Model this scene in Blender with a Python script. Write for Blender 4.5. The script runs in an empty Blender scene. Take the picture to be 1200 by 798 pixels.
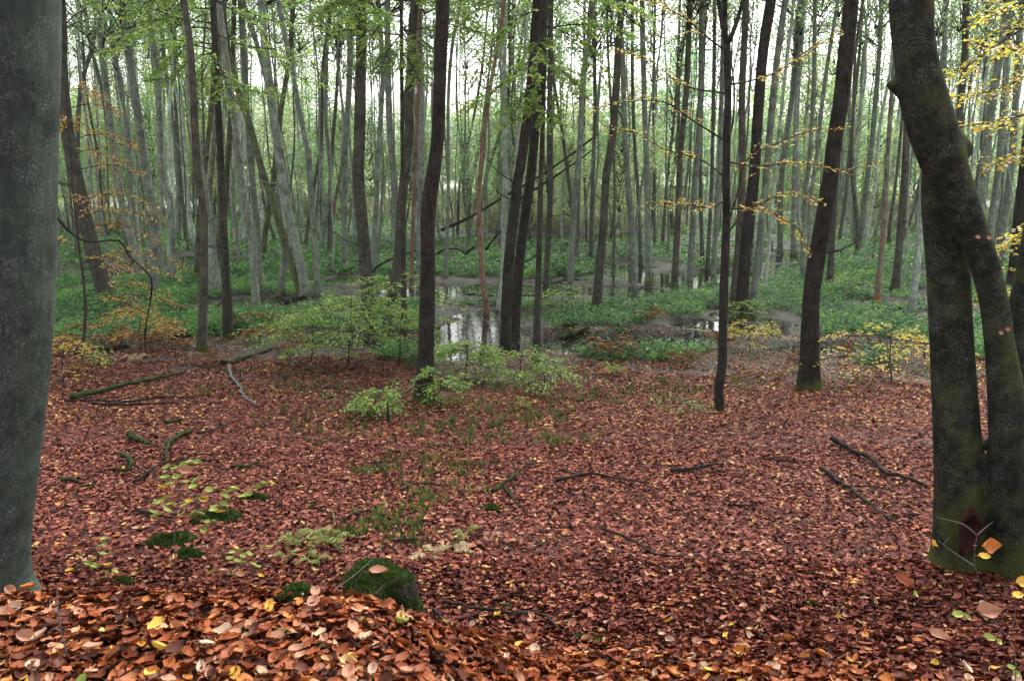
import bpy, math, random
import numpy as np
R = math.radians
random.seed(7)
rng = np.random.default_rng(11)
scene = bpy.context.scene
col = scene.collection

# ------------------------------------------------------------------ camera
FPX, PITCH, CAMZ = 933.0, 12.3, 1.65          # focal length in pixels of a 1200 x 798 frame
cam_d = bpy.data.cameras.new('camera')
cam = bpy.data.objects.new('camera', cam_d)
col.objects.link(cam)
cam_d.sensor_width = 36.0
cam_d.lens = 36.0 * FPX / 1200.0
cam_d.clip_start, cam_d.clip_end = 0.05, 3000
cam.location = (0, 0, CAMZ)
cam.rotation_euler = (R(90 - PITCH), 0, 0)
scene.camera = cam

# ------------------------------------------------------------------ overcast sky, soft sun, exposure
SUN_EL, SUN_ROT = 52, 20
world = bpy.data.worlds.new('World')
scene.world = world
world.use_nodes = True
wn, wl = world.node_tree.nodes, world.node_tree.links
sky = wn.new('ShaderNodeTexSky')
sky.sky_type = 'NISHITA'
sky.sun_disc = False
sky.sun_elevation = R(SUN_EL)
sky.sun_rotation = R(SUN_ROT)
sky.air_density, sky.dust_density, sky.ozone_density = 1.0, 4.0, 1.0
hs = wn.new('ShaderNodeHueSaturation')
hs.inputs['Saturation'].default_value = 0.22
wl.new(sky.outputs[0], hs.inputs['Color'])
bg = wn['Background']
bg.inputs['Strength'].default_value = 0.15
wl.new(hs.outputs[0], bg.inputs['Color'])
sun_d = bpy.data.lights.new('sun', 'SUN')
sun_d.energy, sun_d.angle, sun_d.color = 1.0, R(50), (1.0, 0.97, 0.93)
sun = bpy.data.objects.new('sun', sun_d)
col.objects.link(sun)
sun.rotation_euler = (R(90 - SUN_EL), 0, R(180 - SUN_ROT))
sun.location = (0, 0, 30)
scene.view_settings.view_transform = 'Standard'
scene.view_settings.look = 'None'
scene.view_settings.gamma = 1
scene.view_settings.exposure = 2.05
scene.render.engine = 'CYCLES'
cy = scene.cycles
cy.max_bounces, cy.diffuse_bounces, cy.glossy_bounces = 4, 2, 2
cy.transmission_bounces, cy.transparent_max_bounces, cy.volume_bounces = 3, 4, 0
cy.use_denoising = True
cy.use_adaptive_sampling = True
cy.adaptive_threshold = 0.02
cy.caustics_reflective = cy.caustics_refractive = False

# ------------------------------------------------------------------ numeric helpers
def vnoise(x, y, seed=0):
    x = np.asarray(x, float); y = np.asarray(y, float)
    xi, yi = np.floor(x).astype(np.int64), np.floor(y).astype(np.int64)
    xf, yf = x - xi, y - yi
    def h(a, b):
        n = (a * 374761393 + b * 668265263 + seed * 974711) & 0x7fffffff
        n = ((n ^ (n >> 13)) * 1274126177) & 0x7fffffff
        return ((n ^ (n >> 16)) & 0xffff) / 65535.0
    u, v = xf * xf * (3 - 2 * xf), yf * yf * (3 - 2 * yf)
    return (h(xi, yi) * (1 - u) + h(xi + 1, yi) * u) * (1 - v) + (h(xi, yi + 1) * (1 - u) + h(xi + 1, yi + 1) * u) * v * 1.0

def sstep(a, b, x):
    t = np.clip((np.asarray(x, float) - a) / (b - a), 0, 1)
    return t * t * (3 - 2 * t)

SP, CP = math.sin(R(PITCH)), math.cos(R(PITCH))
def ray(px, py):
    u, v = (px - 600) / FPX, (py - 399) / FPX
    return u, CP - v * SP, -(SP + v * CP)
def at(px, py, Y):
    u, f, d = ray(px, py)
    t = Y / f
    return np.array((u * t, Y, CAMZ + d * t))

WATER = -2.44
# centre x, centre y, radius x, radius y, depth of the pools in the swamp floor
POOLS = [(-1.6, 26.3, 3.4, 2.0, .45), (-0.85, 19.2, 1.25, 3.0, .33), (-3.6, 18.6, 1.6, 0.9, .35), (3.4, 18.6, 1.7, 0.9, .35),
         (1.7, 18.2, 1.3, .9, .34), (5.2, 20.3, 1.2, .8, .34), (6.0, 29.5, 1.8, 2.2, .45), (3.7, 26.3, 1.5, 1.3, .4), (3.6, 47, 4.5, 3.0, .4),
         (-13.0, 31.5, 1.6, 1.6, .4), (8.6, 31, 1.2, 1.2, .4), (-8.0, 24, 1.0, 1.2, .35), (7.3, 17.6, 1.8, .7, .2), (-15, 35, 2, 2, .4), (11.5, 36, 2, 1.4, .35)]
LY = [-60, 0.5, 2.0, 2.7, 3.15, 3.5, 4.0, 5.0, 6.4, 8, 11, 14, 17.5, 22, 40]
LZ = [2.5, 0.02, 0.0, -.08, -.19, -.46, -.80, -1.22, -1.36, -1.6, -2.0, -2.2, -2.36, -2.38, -2.38]
RZ = [2.5, 0.02, -.08, -.33, -.52, -.67, -.90, -1.22, -1.40, -1.62, -1.98, -2.2, -2.36, -2.38, -2.38]
def hgt(x, y, pools=True):
    x = np.asarray(x, float); y = np.asarray(y, float)
    zl, zr = np.interp(y, LY, LZ), np.interp(y, LY, RZ)
    f = sstep(-0.85, 0.25, x + 0.1 * np.sin(y * 2))
    z = zl * (1 - f) + zr * f
    near = 1 - sstep(12, 18, y)
    z = z + near * (0.10 * (vnoise(x * .9 + 5, y * .9, 1) - .5) + .05 * (vnoise(x * 2.3, y * 2.3, 2) - .5)) * sstep(2.5, 5, y)
    # bank rises to the left and to the right of the hollow
    z = z + near * (0.05 * np.clip(np.abs(x) - 4, 0, 8)) * sstep(5, 8, y) * .6
    sw = sstep(14, 20, y)
    z = z + sw * (0.22 * (vnoise(x * .45, y * .45, 3) - .45) + .10 * (vnoise(x * 1.4, y * 1.4, 4) - .5))
    z = z + sstep(60, 110, y) * 0.5 + sstep(110, 300, y) * 3
    if pools:
        wob = 0.35 * (vnoise(x * .9, y * .9, 8) - .5) + .25 * (vnoise(x * 2.6, y * 2.6, 9) - .5)
        for cx, cyy, rx, ry, dp in POOLS:
            q = np.sqrt(((x - cx) / rx) ** 2 + ((y - cyy) / ry) ** 2) + wob
            z = z - dp * (1 - sstep(.55, 1.15, q))
    return z
def hz(x, y):
    return float(hgt(np.array([x]), np.array([y]))[0])
GYS = np.concatenate([np.arange(1.5, 30, .05), np.arange(30, 160, .25)])
def G(px, py):
    """where a sight line meets the ground"""
    u, f, d = ray(px, py)
    t = GYS / f
    k = np.flatnonzero(CAMZ + d * t < hgt(u * t, GYS, False))
    if len(k):
        Y = float(GYS[k[0]]); t = Y / f
        return np.array((u * t, Y, hz(u * t, Y)))
    return np.array((u * 90 / f, 90.0, hz(u * 90 / f, 90)))

# ------------------------------------------------------------------ mesh helpers
class MB:
    def __init__(s): s.v, s.f, s.m, s.n = [], [], [], 0
    def add(s, v, f, m=0):
        v = np.asarray(v, np.float32).reshape(-1, 3); f = np.asarray(f, np.int64)
        if len(f) == 0: return s
        s.v.append(v); s.f.append(f + s.n); s.m.append(np.full(len(f), m, np.int32)); s.n += len(v)
        return s
    def mesh(s, name, mats, smooth=False):
        me = bpy.data.meshes.new(name)
        v = np.concatenate(s.v)
        loops = np.concatenate([f.ravel() for f in s.f]).astype(np.int32)
        tot = np.concatenate([np.full(len(f), f.shape[1], np.int32) for f in s.f])
        st = np.concatenate([[0], np.cumsum(tot)[:-1]]).astype(np.int32)
        me.vertices.add(len(v)); me.vertices.foreach_set('co', v.ravel())
        me.loops.add(len(loops)); me.loops.foreach_set('vertex_index', loops)
        me.polygons.add(len(tot)); me.polygons.foreach_set('loop_start', st); me.polygons.foreach_set('loop_total', tot)
        me.polygons.foreach_set('material_index', np.concatenate(s.m))
        if smooth: me.polygons.foreach_set('use_smooth', np.ones(len(tot), bool))
        for m in (mats if isinstance(mats, (list, tuple)) else [mats]): me.materials.append(m)
        me.update(); me.validate()
        return me

def link(name, me, parent=None, loc=None):
    o = bpy.data.objects.new(name, me); col.objects.link(o)
    if parent is not None: o.parent = parent
    if loc is not None: o.location = [float(a) for a in loc]
    return o
def tag(o, label=None, cat=None, group=None, kind=None):
    if label: o['label'] = label
    if cat: o['category'] = cat
    if group: o['group'] = group
    if kind: o['kind'] = kind
    return o
def empty(name, loc, label, cat, group=None):
    return tag(link(name, None, None, loc), label, cat, group)

def spline(pts, n):
    """Catmull-Rom through pts, n samples, any number of columns"""
    p = np.asarray(pts, float)
    if len(p) == 2: return p[0] + (p[1] - p[0]) * np.linspace(0, 1, n)[:, None]
    d = np.concatenate([[0], np.cumsum(np.linalg.norm(np.diff(p[:, :3], axis=0), axis=1) + 1e-6)])
    q = np.vstack([2 * p[0] - p[1], p, 2 * p[-1] - p[-2]])
    dd = np.concatenate([[-d[1]], d, [2 * d[-1] - d[-2]]])
    t = np.linspace(0, d[-1], n)
    i = np.clip(np.searchsorted(d, t, 'right') - 1, 0, len(p) - 2)
    h = (d[i + 1] - d[i])[:, None]; s = ((t - d[i])[:, None]) / h
    m0 = (q[i + 2] - q[i]) / (dd[i + 2] - dd[i])[:, None]; m1 = (q[i + 3] - q[i + 1]) / (dd[i + 3] - dd[i + 1])[:, None]
    return (2*s**3-3*s**2+1)*p[i] + (s**3-2*s**2+s)*h*m0 + (-2*s**3+3*s**2)*p[i+1] + (s**3-s**2)*h*m1

def tube(path, rad, seg=8, rough=0.0, seed=0, lobes=0.0):
    """tapered tube along path (N,3) with radii rad (N)"""
    path = np.asarray(path, float); rad = np.asarray(rad, float); n = len(path)
    tg = np.gradient(path, axis=0); tg /= np.linalg.norm(tg, axis=1)[:, None] + 1e-9
    ref = np.array((0, 1.0, 0)) if abs(tg[:, 1]).mean() < .8 else np.array((1.0, 0, 0))
    a = np.cross(tg, ref); a /= np.linalg.norm(a, axis=1)[:, None] + 1e-9
    b = np.cross(tg, a)
    th = np.linspace(0, 2 * np.pi, seg, endpoint=False)
    rr = rad[:, None] * np.ones(seg)
    if rough or lobes:
        L = np.arange(n)[:, None] * .7
        k = vnoise(np.cos(th)[None] * 1.7 + seed * 3.1 + L * .35, np.sin(th)[None] * 1.7 + L * .5, seed) - .5
        rr = rr * (1 + 2 * rough * k)
    v = path[:, None] + rr[..., None] * (a[:, None] * np.cos(th)[None, :, None] + b[:, None] * np.sin(th)[None, :, None])
    i, j = np.meshgrid(np.arange(n - 1), np.arange(seg), indexing='ij'); i = i.ravel(); j = j.ravel()
    k = (j + 1) % seg
    f = np.stack([i * seg + j, i * seg + k, (i + 1) * seg + k, (i + 1) * seg + j], 1)
    v = v.reshape(-1, 3)
    v = np.vstack([v, path[-1], path[0]])
    jj = np.arange(seg); kk = (jj + 1) % seg
    e = (n - 1) * seg
    cap = np.stack([e + jj, e + kk, np.full(seg, n * seg), np.full(seg, n * seg)], 1)[:, :3]
    cap0 = np.stack([kk, jj, np.full(seg, n * seg + 1)], 1)
    return v, f, np.vstack([cap, cap0])
def add_tube(mb, path, rad, seg=8, m=0, **k):
    v, f, c = tube(path, rad, seg, **k)
    n = mb.n
    mb.v.append(v.astype(np.float32)); mb.f += [f + n, c + n]; mb.m += [np.full(len(f), m, np.int32), np.full(len(c), m, np.int32)]; mb.n += len(v)

TPL = {  # leaf outlines: (along, across, lift)
 'diamond': (np.array([(0, 0, 0), (.45, .5, .12), (1, 0, 0), (.45, -.5, .12)]), np.array([(0, 1, 2), (0, 2, 3)])),
 'hex': (np.array([(0, 0, 0), (.22, .4, .1), (.62, .44, .12), (1, 0, 0), (.62, -.44, .12), (.22, -.4, .1)]), np.array([(0, 1, 2, 3), (0, 3, 4, 5)])),
}
st_ = [(0, .03), (.18, .38), (.45, .5), (.76, .36), (1, .02)]
TPL['fine'] = (np.array([(t, s * w, abs(s) * .16) for t, w in st_ for s in (-1, 0, 1)]),
               np.array([(a * 3 + b, a * 3 + b + 1, a * 3 + b + 4, a * 3 + b + 3) for a in range(4) for b in (0, 1)]))
def leaves(pos, dr, nr, length, ratio=.62, kind='hex', curl=0.0, seed=0, rag=0.0):
    pos = np.asarray(pos, float); N = len(pos)
    t, f = TPL[kind]
    dr = dr / (np.linalg.norm(dr, axis=1)[:, None] + 1e-9)
    sd = np.cross(nr, dr); sd /= np.linalg.norm(sd, axis=1)[:, None] + 1e-9
    up = np.cross(dr, sd)
    L = np.broadcast_to(length, (N,))[:, None, None]
    cu = np.broadcast_to(curl, (N,))[:, None]
    rt = np.broadcast_to(ratio, (N,))[:, None]
    lift = t[None, :, 2] * (1 + 1.5 * np.sign(cu) * 0) + cu * ((t[None, :, 0] - .5) ** 2 * 1.6 + (t[None, :, 1]) ** 2 * .8)
    tx, ty = t[None, :, 0] + np.zeros((N, 1)), t[None, :, 1] * rt
    if rag:
        ty = ty * rng.uniform(1 - rag, 1 + rag * .5, ty.shape) + (rng.normal(0, rag * .25, (N, 1)) * (tx - .5) ** 2)
        tx = tx + rng.normal(0, rag * .12, tx.shape); lift = lift + rng.normal(0, rag * .16, lift.shape)
    v = pos[:, None] + L * (dr[:, None] * tx[..., None] + sd[:, None] * ty[..., None] + up[:, None] * lift[..., None])
    F = (f[None] + (np.arange(N) * len(t))[:, None, None]).reshape(-1, f.shape[1])
    return v.reshape(-1, 3), F
def rand_dirs(n, zs=.3):
    a = rng.uniform(0, 2 * np.pi, n)
    return np.stack([np.cos(a), np.sin(a), rng.normal(0, zs, n)], 1)

# ------------------------------------------------------------------ materials
def mat(name):
    m = bpy.data.materials.new(name); m.use_nodes = True
    nt = m.node_tree; nt.nodes.clear()
    out = nt.nodes.new('ShaderNodeOutputMaterial')
    return m, nt, out
def node(nt, t, **kw):
    n = nt.nodes.new(t)
    for k, v in kw.items():
        if k in n.inputs.keys() if isinstance(k, str) else False: n.inputs[k].default_value = v
        else: setattr(n, k, v)
    return n
def ramp(nt, stops, interp='LINEAR'):
    r = nt.nodes.new('ShaderNodeValToRGB'); r.color_ramp.interpolation = interp
    e = r.color_ramp.elements
    while len(e) < len(stops): e.new(0.5)
    for el, (p, c) in zip(e, stops): el.position = p; el.color = (*c, 1) if len(c) == 3 else c
    return r
def mix(nt, fac, a, b, bt='MIX'):
    m = nt.nodes.new('ShaderNodeMix'); m.data_type = 'RGBA'; m.blend_type = bt
    for s, v in ((0, fac), (6, a), (7, b)):
        if isinstance(v, (int, float)): m.inputs[s].default_value = v
        elif isinstance(v, tuple): m.inputs[s].default_value = (*v, 1)
        else: nt.links.new(v, m.inputs[s])
    return m.outputs[2]
def math_(nt, op, a, b=None, c=None, clamp=False):
    m = nt.nodes.new('ShaderNodeMath'); m.operation = op; m.use_clamp = clamp
    for s, v in ((0, a), (1, b), (2, c)):
        if v is None: continue
        if isinstance(v, (int, float)): m.inputs[s].default_value = v
        else: nt.links.new(v, m.inputs[s])
    return m.outputs[0]
def noise(nt, vec, scale, detail=3, rough=.55, dist=0):
    n = nt.nodes.new('ShaderNodeTexNoise'); n.inputs['Scale'].default_value = scale
    n.inputs['Detail'].default_value = detail; n.inputs['Roughness'].default_value = rough; n.inputs['Distortion'].default_value = dist
    if vec is not None: nt.links.new(vec, n.inputs['Vector'])
    return n.outputs['Fac']

def crisp(nt, f, a, b):
    r = ramp(nt, [(a, (0, 0, 0)), (b, (1, 1, 1))]); nt.links.new(f, r.inputs[0]); return r.outputs[0]
def leaf_mat(name, stops, trans=.35, rough=.5, spec=.4, tint=False, drift=False):
    m, nt, out = mat(name); L = nt.links
    geo = nt.nodes.new('ShaderNodeNewGeometry')
    r = ramp(nt, stops); L.new(geo.outputs['Random Per Island'], r.inputs[0])
    c = r.outputs[0]
    nz = noise(nt, geo.outputs['Position'], 60, 2)
    c = mix(nt, math_(nt, 'MULTIPLY', nz, .6), c, mix(nt, 1.0, c, (.35, .3, .28), 'MULTIPLY'))
    if tint == 2:
        un = crisp(nt, noise(nt, geo.outputs['Position'], .9, 4, .6), .38, .62)
        c = mix(nt, un, mix(nt, 1.0, c, (.48, .55, .62), 'MULTIPLY'), mix(nt, 1.0, c, (1.12, 1.12, .9), 'MULTIPLY'))
    if drift:   # damp and rotted drifts
        dn = crisp(nt, noise(nt, geo.outputs['Position'], 1.3, 5, .65), .32, .68)
        c = mix(nt, 1.0, c, mix(nt, dn, (.66, .62, .62), (1.12, 1.1, 1.08)), 'MULTIPLY')
    if tint:
        oi = nt.nodes.new('ShaderNodeObjectInfo')
        c = mix(nt, 1.0, c, oi.outputs['Color'], 'MULTIPLY')
    p = nt.nodes.new('ShaderNodeBsdfPrincipled')
    p.inputs['Roughness'].default_value = rough; p.inputs['Specular IOR Level'].default_value = spec
    L.new(c, p.inputs['Base Color'])
    if trans:
        t = nt.nodes.new('ShaderNodeBsdfTranslucent'); L.new(mix(nt, 1.0, c, (1.5, 1.6, 1.2), 'MULTIPLY'), t.inputs['Color'])
        mx = nt.nodes.new('ShaderNodeMixShader'); mx.inputs[0].default_value = trans
        L.new(p.outputs[0], mx.inputs[1]); L.new(t.outputs[0], mx.inputs[2]); L.new(mx.outputs[0], out.inputs[0])
    else: L.new(p.outputs[0], out.inputs[0])
    return m

LIT = [(0, (.026, .009, .008)), (.15, (.064, .017, .013)), (.37, (.130, .033, .024)), (.59, (.20, .053, .036)), (.75, (.28, .088, .058)),
       (.86, (.34, .14, .099)), (.92, (.35, .11, .028)), (.965, (.47, .28, .19)), (1, (.54, .33, .07))]
LIT_B = [(0, (.025, .008, .006)), (.16, (.078, .019, .010)), (.38, (.18, .045, .018)), (.60, (.29, .074, .024)), (.76, (.37, .116, .038)),
       (.86, (.39, .16, .085)), (.93, (.46, .18, .03)), (.975, (.51, .32, .20)), (1, (.59, .38, .07))]
M_LITTER = leaf_mat('litter_leaf', LIT, 0, .6, .07, drift=True)
M_BANK = leaf_mat('bank_leaf', LIT_B, 0, .55, .09)
LIT_R = [(0, (.04, .02, .012)), (.2, (.09, .035, .018)), (.42, (.24, .09, .035)), (.62, (.38, .19, .09)), (.78, (.48, .24, .06)), (.9, (.55, .37, .10)), (1, (.55, .42, .22))]
M_LITTER_RIM = leaf_mat('rim_leaf', LIT_R, 0, .6, .07, drift=True)
M_WETLEAF = leaf_mat('sodden_leaf', [(0, (.012, .011, .012)), (.5, (.035, .03, .03)), (.8, (.09, .07, .062)), (1, (.22, .15, .10))], 0, .45, .2)
M_GREEN = leaf_mat('crown_leaf', [(0, (.08, .15, .065)), (.5, (.15, .245, .115)), (.85, (.25, .345, .16)), (1, (.34, .36, .16))], .5, .5, .3, True)
M_COVER = leaf_mat('nettle_leaf', [(0, (.025, .08, .025)), (.45, (.07, .20, .06)), (.8, (.14, .34, .10)), (.95, (.23, .38, .10)), (1, (.34, .32, .08))], .4, .5, .2, 2)
M_BEECHG = leaf_mat('green_beech_leaf', [(0, (.11, .22, .045)), (.5, (.19, .33, .07)), (.85, (.30, .42, .09)), (.97, (.44, .42, .08)), (1, (.45, .26, .05))], .5, .45, .35)
M_BEECHY = leaf_mat('yellow_beech_leaf', [(0, (.20, .20, .04)), (.3, (.36, .30, .05)), (.65, (.55, .38, .06)), (.88, (.55, .25, .04)), (1, (.35, .10, .03))], .45, .45, .35)
M_BEECHL = leaf_mat('lemon_beech_leaf', [(0, (.25, .27, .05)), (.35, (.46, .42, .07)), (.75, (.62, .50, .09)), (.93, (.60, .36, .06)), (1, (.45, .18, .04))], .45, .45, .35)
M_BEECHO = leaf_mat('orange_beech_leaf', [(0, (.24, .22, .04)), (.35, (.46, .33, .06)), (.7, (.52, .25, .04)), (1, (.36, .11, .025))], .4, .45, .35)
M_FERNB = leaf_mat('rust_bracken', [(0, (.07, .03, .015)), (.5, (.20, .085, .035)), (.85, (.32, .17, .08)), (1, (.45, .32, .2))], .2, .6, .2)
M_FERNG = leaf_mat('green_fern', [(0, (.09, .14, .03)), (.5, (.19, .24, .06)), (1, (.45, .40, .16))], .3, .55, .25)
M_FERNP = leaf_mat('pale_fern', [(0, (.30, .18, .08)), (.5, (.48, .38, .22)), (1, (.62, .55, .38))], .2, .6, .2)
M_GRASS = leaf_mat('grass_blade', [(0, (.05, .10, .025)), (.6, (.11, .18, .05)), (1, (.30, .28, .10))], .4, .5, .3)
M_REED = leaf_mat('reed_blade', [(0, (.24, .26, .17)), (.6, (.42, .42, .31)), (1, (.30, .38, .22))], .3, .6, .2)
M_MOSSB = leaf_mat('moss_tuft', [(0, (.016, .03, .007)), (.5, (.042, .08, .016)), (1, (.10, .15, .03))], .2, .8, .1)

def bark_mat(name, fiss=1.0, red=False, lichen=.5):
    m, nt, out = mat(name); L = nt.links
    tc = nt.nodes.new('ShaderNodeTexCoord'); oi = nt.nodes.new('ShaderNodeObjectInfo')
    geo = nt.nodes.new('ShaderNodeNewGeometry')
    mp = nt.nodes.new('ShaderNodeMapping'); mp.inputs['Scale'].default_value = (1, 1, .22)
    L.new(tc.outputs['Object'], mp.inputs[0])
    v = mp.outputs[0]
    n1 = noise(nt, v, 30, 6, .75); n2 = noise(nt, tc.outputs['Object'], 3.2, 5, .65); n3 = noise(nt, tc.outputs['Object'], 120, 3, .6)
    n4 = noise(nt, tc.outputs['Object'], 9, 5, .75)
    base = oi.outputs['Color']
    c = mix(nt, 1.0, base, mix(nt, crisp(nt, n1, .34, .66), (.30, .28, .27) if fiss > .6 else (.72, .72, .7), (1.55, 1.55, 1.5) if fiss > .6 else (1.2, 1.22, 1.2)), 'MULTIPLY')
    c = mix(nt, 1.0, c, mix(nt, crisp(nt, n2, .32, .68), (.55, .54, .52) if fiss > .6 else (.5, .5, .48), (1.5, 1.53, 1.48) if fiss > .6 else (1.45, 1.55, 1.42)), 'MULTIPLY')
    lm = ramp(nt, [(.42, (0, 0, 0)), (.66, (1, 1, 1))]); L.new(n4, lm.inputs[0])
    pt = ramp(nt, [(.48, (0, 0, 0)), (.60, (1, 1, 1))]); L.new(n3, pt.inputs[0])
    lf = math_(nt, 'MULTIPLY', math_(nt, 'MULTIPLY', lm.outputs[0], pt.outputs[0]), lichen)
    c = mix(nt, lf, c, mix(nt, .5, mix(nt, 1.0, base, (2.0, 2.1, 1.95), 'MULTIPLY'), (.20, .22, .195)))
    # moss: strongest low on the trunk and on upward faces, amount from the object colour's alpha
    sx = nt.nodes.new('ShaderNodeSeparateXYZ'); L.new(tc.outputs['Object'], sx.inputs[0])
    sn = nt.nodes.new('ShaderNodeSeparateXYZ'); L.new(geo.outputs['Normal'], sn.inputs[0])
    low = math_(nt, 'SUBTRACT', 1.0, math_(nt, 'DIVIDE', sx.outputs[2], .9), clamp=True)
    k = math_(nt, 'ADD', math_(nt, 'MULTIPLY', low, .75 if fiss > .6 else .3), math_(nt, 'MULTIPLY', oi.outputs['Alpha'], .9))
    k = math_(nt, 'ADD', k, math_(nt, 'MULTIPLY', sn.outputs[2], .45))
    k = math_(nt, 'ADD', k, math_(nt, 'MULTIPLY', math_(nt, 'SUBTRACT', n2, .5), 1.5))
    mr = ramp(nt, [(.52, (0, 0, 0)), (.85, (1, 1, 1))]); L.new(k, mr.inputs[0])
    moss = mix(nt, noise(nt, tc.outputs['Object'], 60, 3, .6), (.018, .022, .006), (.095, .11, .026))
    c = mix(nt, math_(nt, 'MULTIPLY', mr.outputs[0], .85), c, moss)
    if red:
        rr = ramp(nt, [(.45, (0, 0, 0)), (.55, (1, 1, 1))]); L.new(noise(nt, v, 5, 3), rr.inputs[0])
        band = math_(nt, 'MULTIPLY', math_(nt, 'GREATER_THAN', sx.outputs[2], .05), math_(nt, 'LESS_THAN', sx.outputs[2], 3.4))
        c = mix(nt, math_(nt, 'MULTIPLY', math_(nt, 'MULTIPLY', rr.outputs[0], band), math_(nt, 'SUBTRACT', 1.0, math_(nt, 'DIVIDE', sx.outputs[2], 3.4), clamp=True)), c, (.24, .08, .045))
    p = nt.nodes.new('ShaderNodeBsdfPrincipled'); p.inputs['Roughness'].default_value = .9; p.inputs['Specular IOR Level'].default_value = .06
    L.new(c, p.inputs['Base Color'])
    bp = nt.nodes.new('ShaderNodeBump'); bp.inputs['Strength'].default_value = .7 * fiss; bp.inputs['Distance'].default_value = .02
    L.new(math_(nt, 'ADD', n1, math_(nt, 'MULTIPLY', n3, .4)), bp.inputs['Height']); L.new(bp.outputs[0], p.inputs['Normal'])
    L.new(p.outputs[0], out.inputs[0])
    return m
M_BARK = bark_mat('alder_bark')
M_BARKR = bark_mat('peeled_red_bark', red=True)
M_BEECH = bark_mat('beech_bark', .45, lichen=.8)

def twig_mat(name, c0, c1):
    m, nt, out = mat(name)
    geo = nt.nodes.new('ShaderNodeNewGeometry')
    c = mix(nt, crisp(nt, noise(nt, geo.outputs['Position'], 22, 5, .75), .3, .7), c0, c1)
    p = nt.nodes.new('ShaderNodeBsdfPrincipled'); p.inputs['Roughness'].default_value = .85; p.inputs['Specular IOR Level'].default_value = .08
    nt.links.new(c, p.inputs['Base Color'])
    bp = nt.nodes.new('ShaderNodeBump'); bp.inputs['Strength'].default_value = .5; bp.inputs['Distance'].default_value = .01
    nt.links.new(noise(nt, geo.outputs['Position'], 80, 3), bp.inputs['Height']); nt.links.new(bp.outputs[0], p.inputs['Normal'])
    nt.links.new(p.outputs[0], out.inputs[0])
    return m
M_TWIG = twig_mat('dark_twig', (.018, .014, .011), (.07, .055, .045))
M_DEAD = twig_mat('dead_wood', (.006, .005, .004), (.036, .027, .022))
M_GREYTWIG = twig_mat('grey_twig', (.05, .045, .042), (.17, .155, .145))
M_MOSSWOOD = twig_mat('mossy_wood', (.006, .007, .004), (.040, .058, .014))
M_ROT = twig_mat('rotten_wood', (.012, .006, .005), (.06, .022, .016))

# ------------------------------------------------------------------ ground sheet and water
def ground_material():
    m, nt, out = mat('forest_floor'); L = nt.links
    geo = nt.nodes.new('ShaderNodeNewGeometry'); pos = geo.outputs['Position']
    sx = nt.nodes.new('ShaderNodeSeparateXYZ'); L.new(pos, sx.inputs[0])
    vo = nt.nodes.new('ShaderNodeTexVoronoi'); vo.inputs['Scale'].default_value = 20; L.new(pos, vo.inputs['Vector'])
    sh = nt.nodes.new('ShaderNodeSeparateXYZ'); L.new(vo.outputs['Color'], sh.inputs[0])
    lr = ramp(nt, [(0, (.02, .007, .005)), (.4, (.06, .017, .011)), (.75, (.11, .032, .02)), (1, (.18, .07, .045))]); L.new(sh.outputs[0], lr.inputs[0])
    mr = ramp(nt, [(0, (.006, .005, .005)), (.5, (.018, .015, .013)), (.85, (.05, .038, .03)), (1, (.12, .085, .055))]); L.new(sh.outputs[1], mr.inputs[0])
    big = noise(nt, pos, .5, 4, .6)
    yb = math_(nt, 'ADD', sx.outputs[1], math_(nt, 'MULTIPLY', math_(nt, 'SUBTRACT', big, .5), 9))
    f1 = math_(nt, 'MULTIPLY_ADD', yb, 1 / 4.0, -13.5 / 4.0, clamp=True)
    c = mix(nt, f1, lr.outputs[0], mr.outputs[0])
    gn = ramp(nt, [(.45, (0, 0, 0)), (.6, (1, 1, 1))]); L.new(noise(nt, pos, 1.1, 5, .65), gn.inputs[0])
    c = mix(nt, math_(nt, 'MULTIPLY', math_(nt, 'MULTIPLY', gn.outputs[0], f1), .6), c, (.03, .055, .018))
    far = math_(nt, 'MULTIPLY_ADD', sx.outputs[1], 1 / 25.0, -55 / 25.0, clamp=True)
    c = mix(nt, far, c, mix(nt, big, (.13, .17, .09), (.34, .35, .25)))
    p = nt.nodes.new('ShaderNodeBsdfPrincipled'); p.inputs['Roughness'].default_value = .7; p.inputs['Specular IOR Level'].default_value = .15
    L.new(c, p.inputs['Base Color'])
    bp = nt.nodes.new('ShaderNodeBump'); bp.inputs['Strength'].default_value = .8; bp.inputs['Distance'].default_value = .03
    L.new(sh.outputs[2], bp.inputs['Height']); L.new(bp.outputs[0], p.inputs['Normal'])
    L.new(p.outputs[0], out.inputs[0])
    return m
gx = np.unique(np.concatenate([np.linspace(-600, -60, 14), np.linspace(-60, -22, 30), np.linspace(-22, 22, 210), np.linspace(22, 60, 30), np.linspace(60, 600, 14)]))
gy = np.unique(np.concatenate([np.linspace(-150, -4, 16), np.linspace(-4, 36, 220), np.linspace(36, 90, 80), np.linspace(90, 700, 40)]))
X, Yg = np.meshgrid(gx, gy, indexing='ij')
Zg = hgt(X, Yg)
nx, ny = X.shape
i, j = np.meshgrid(np.arange(nx - 1), np.arange(ny - 1), indexing='ij'); i = i.ravel(); j = j.ravel()
gf = np.stack([i * ny + j, (i + 1) * ny + j, (i + 1) * ny + j + 1, i * ny + j + 1], 1)
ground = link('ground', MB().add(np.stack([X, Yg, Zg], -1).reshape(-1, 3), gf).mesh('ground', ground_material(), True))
tag(ground, kind='structure')

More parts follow.
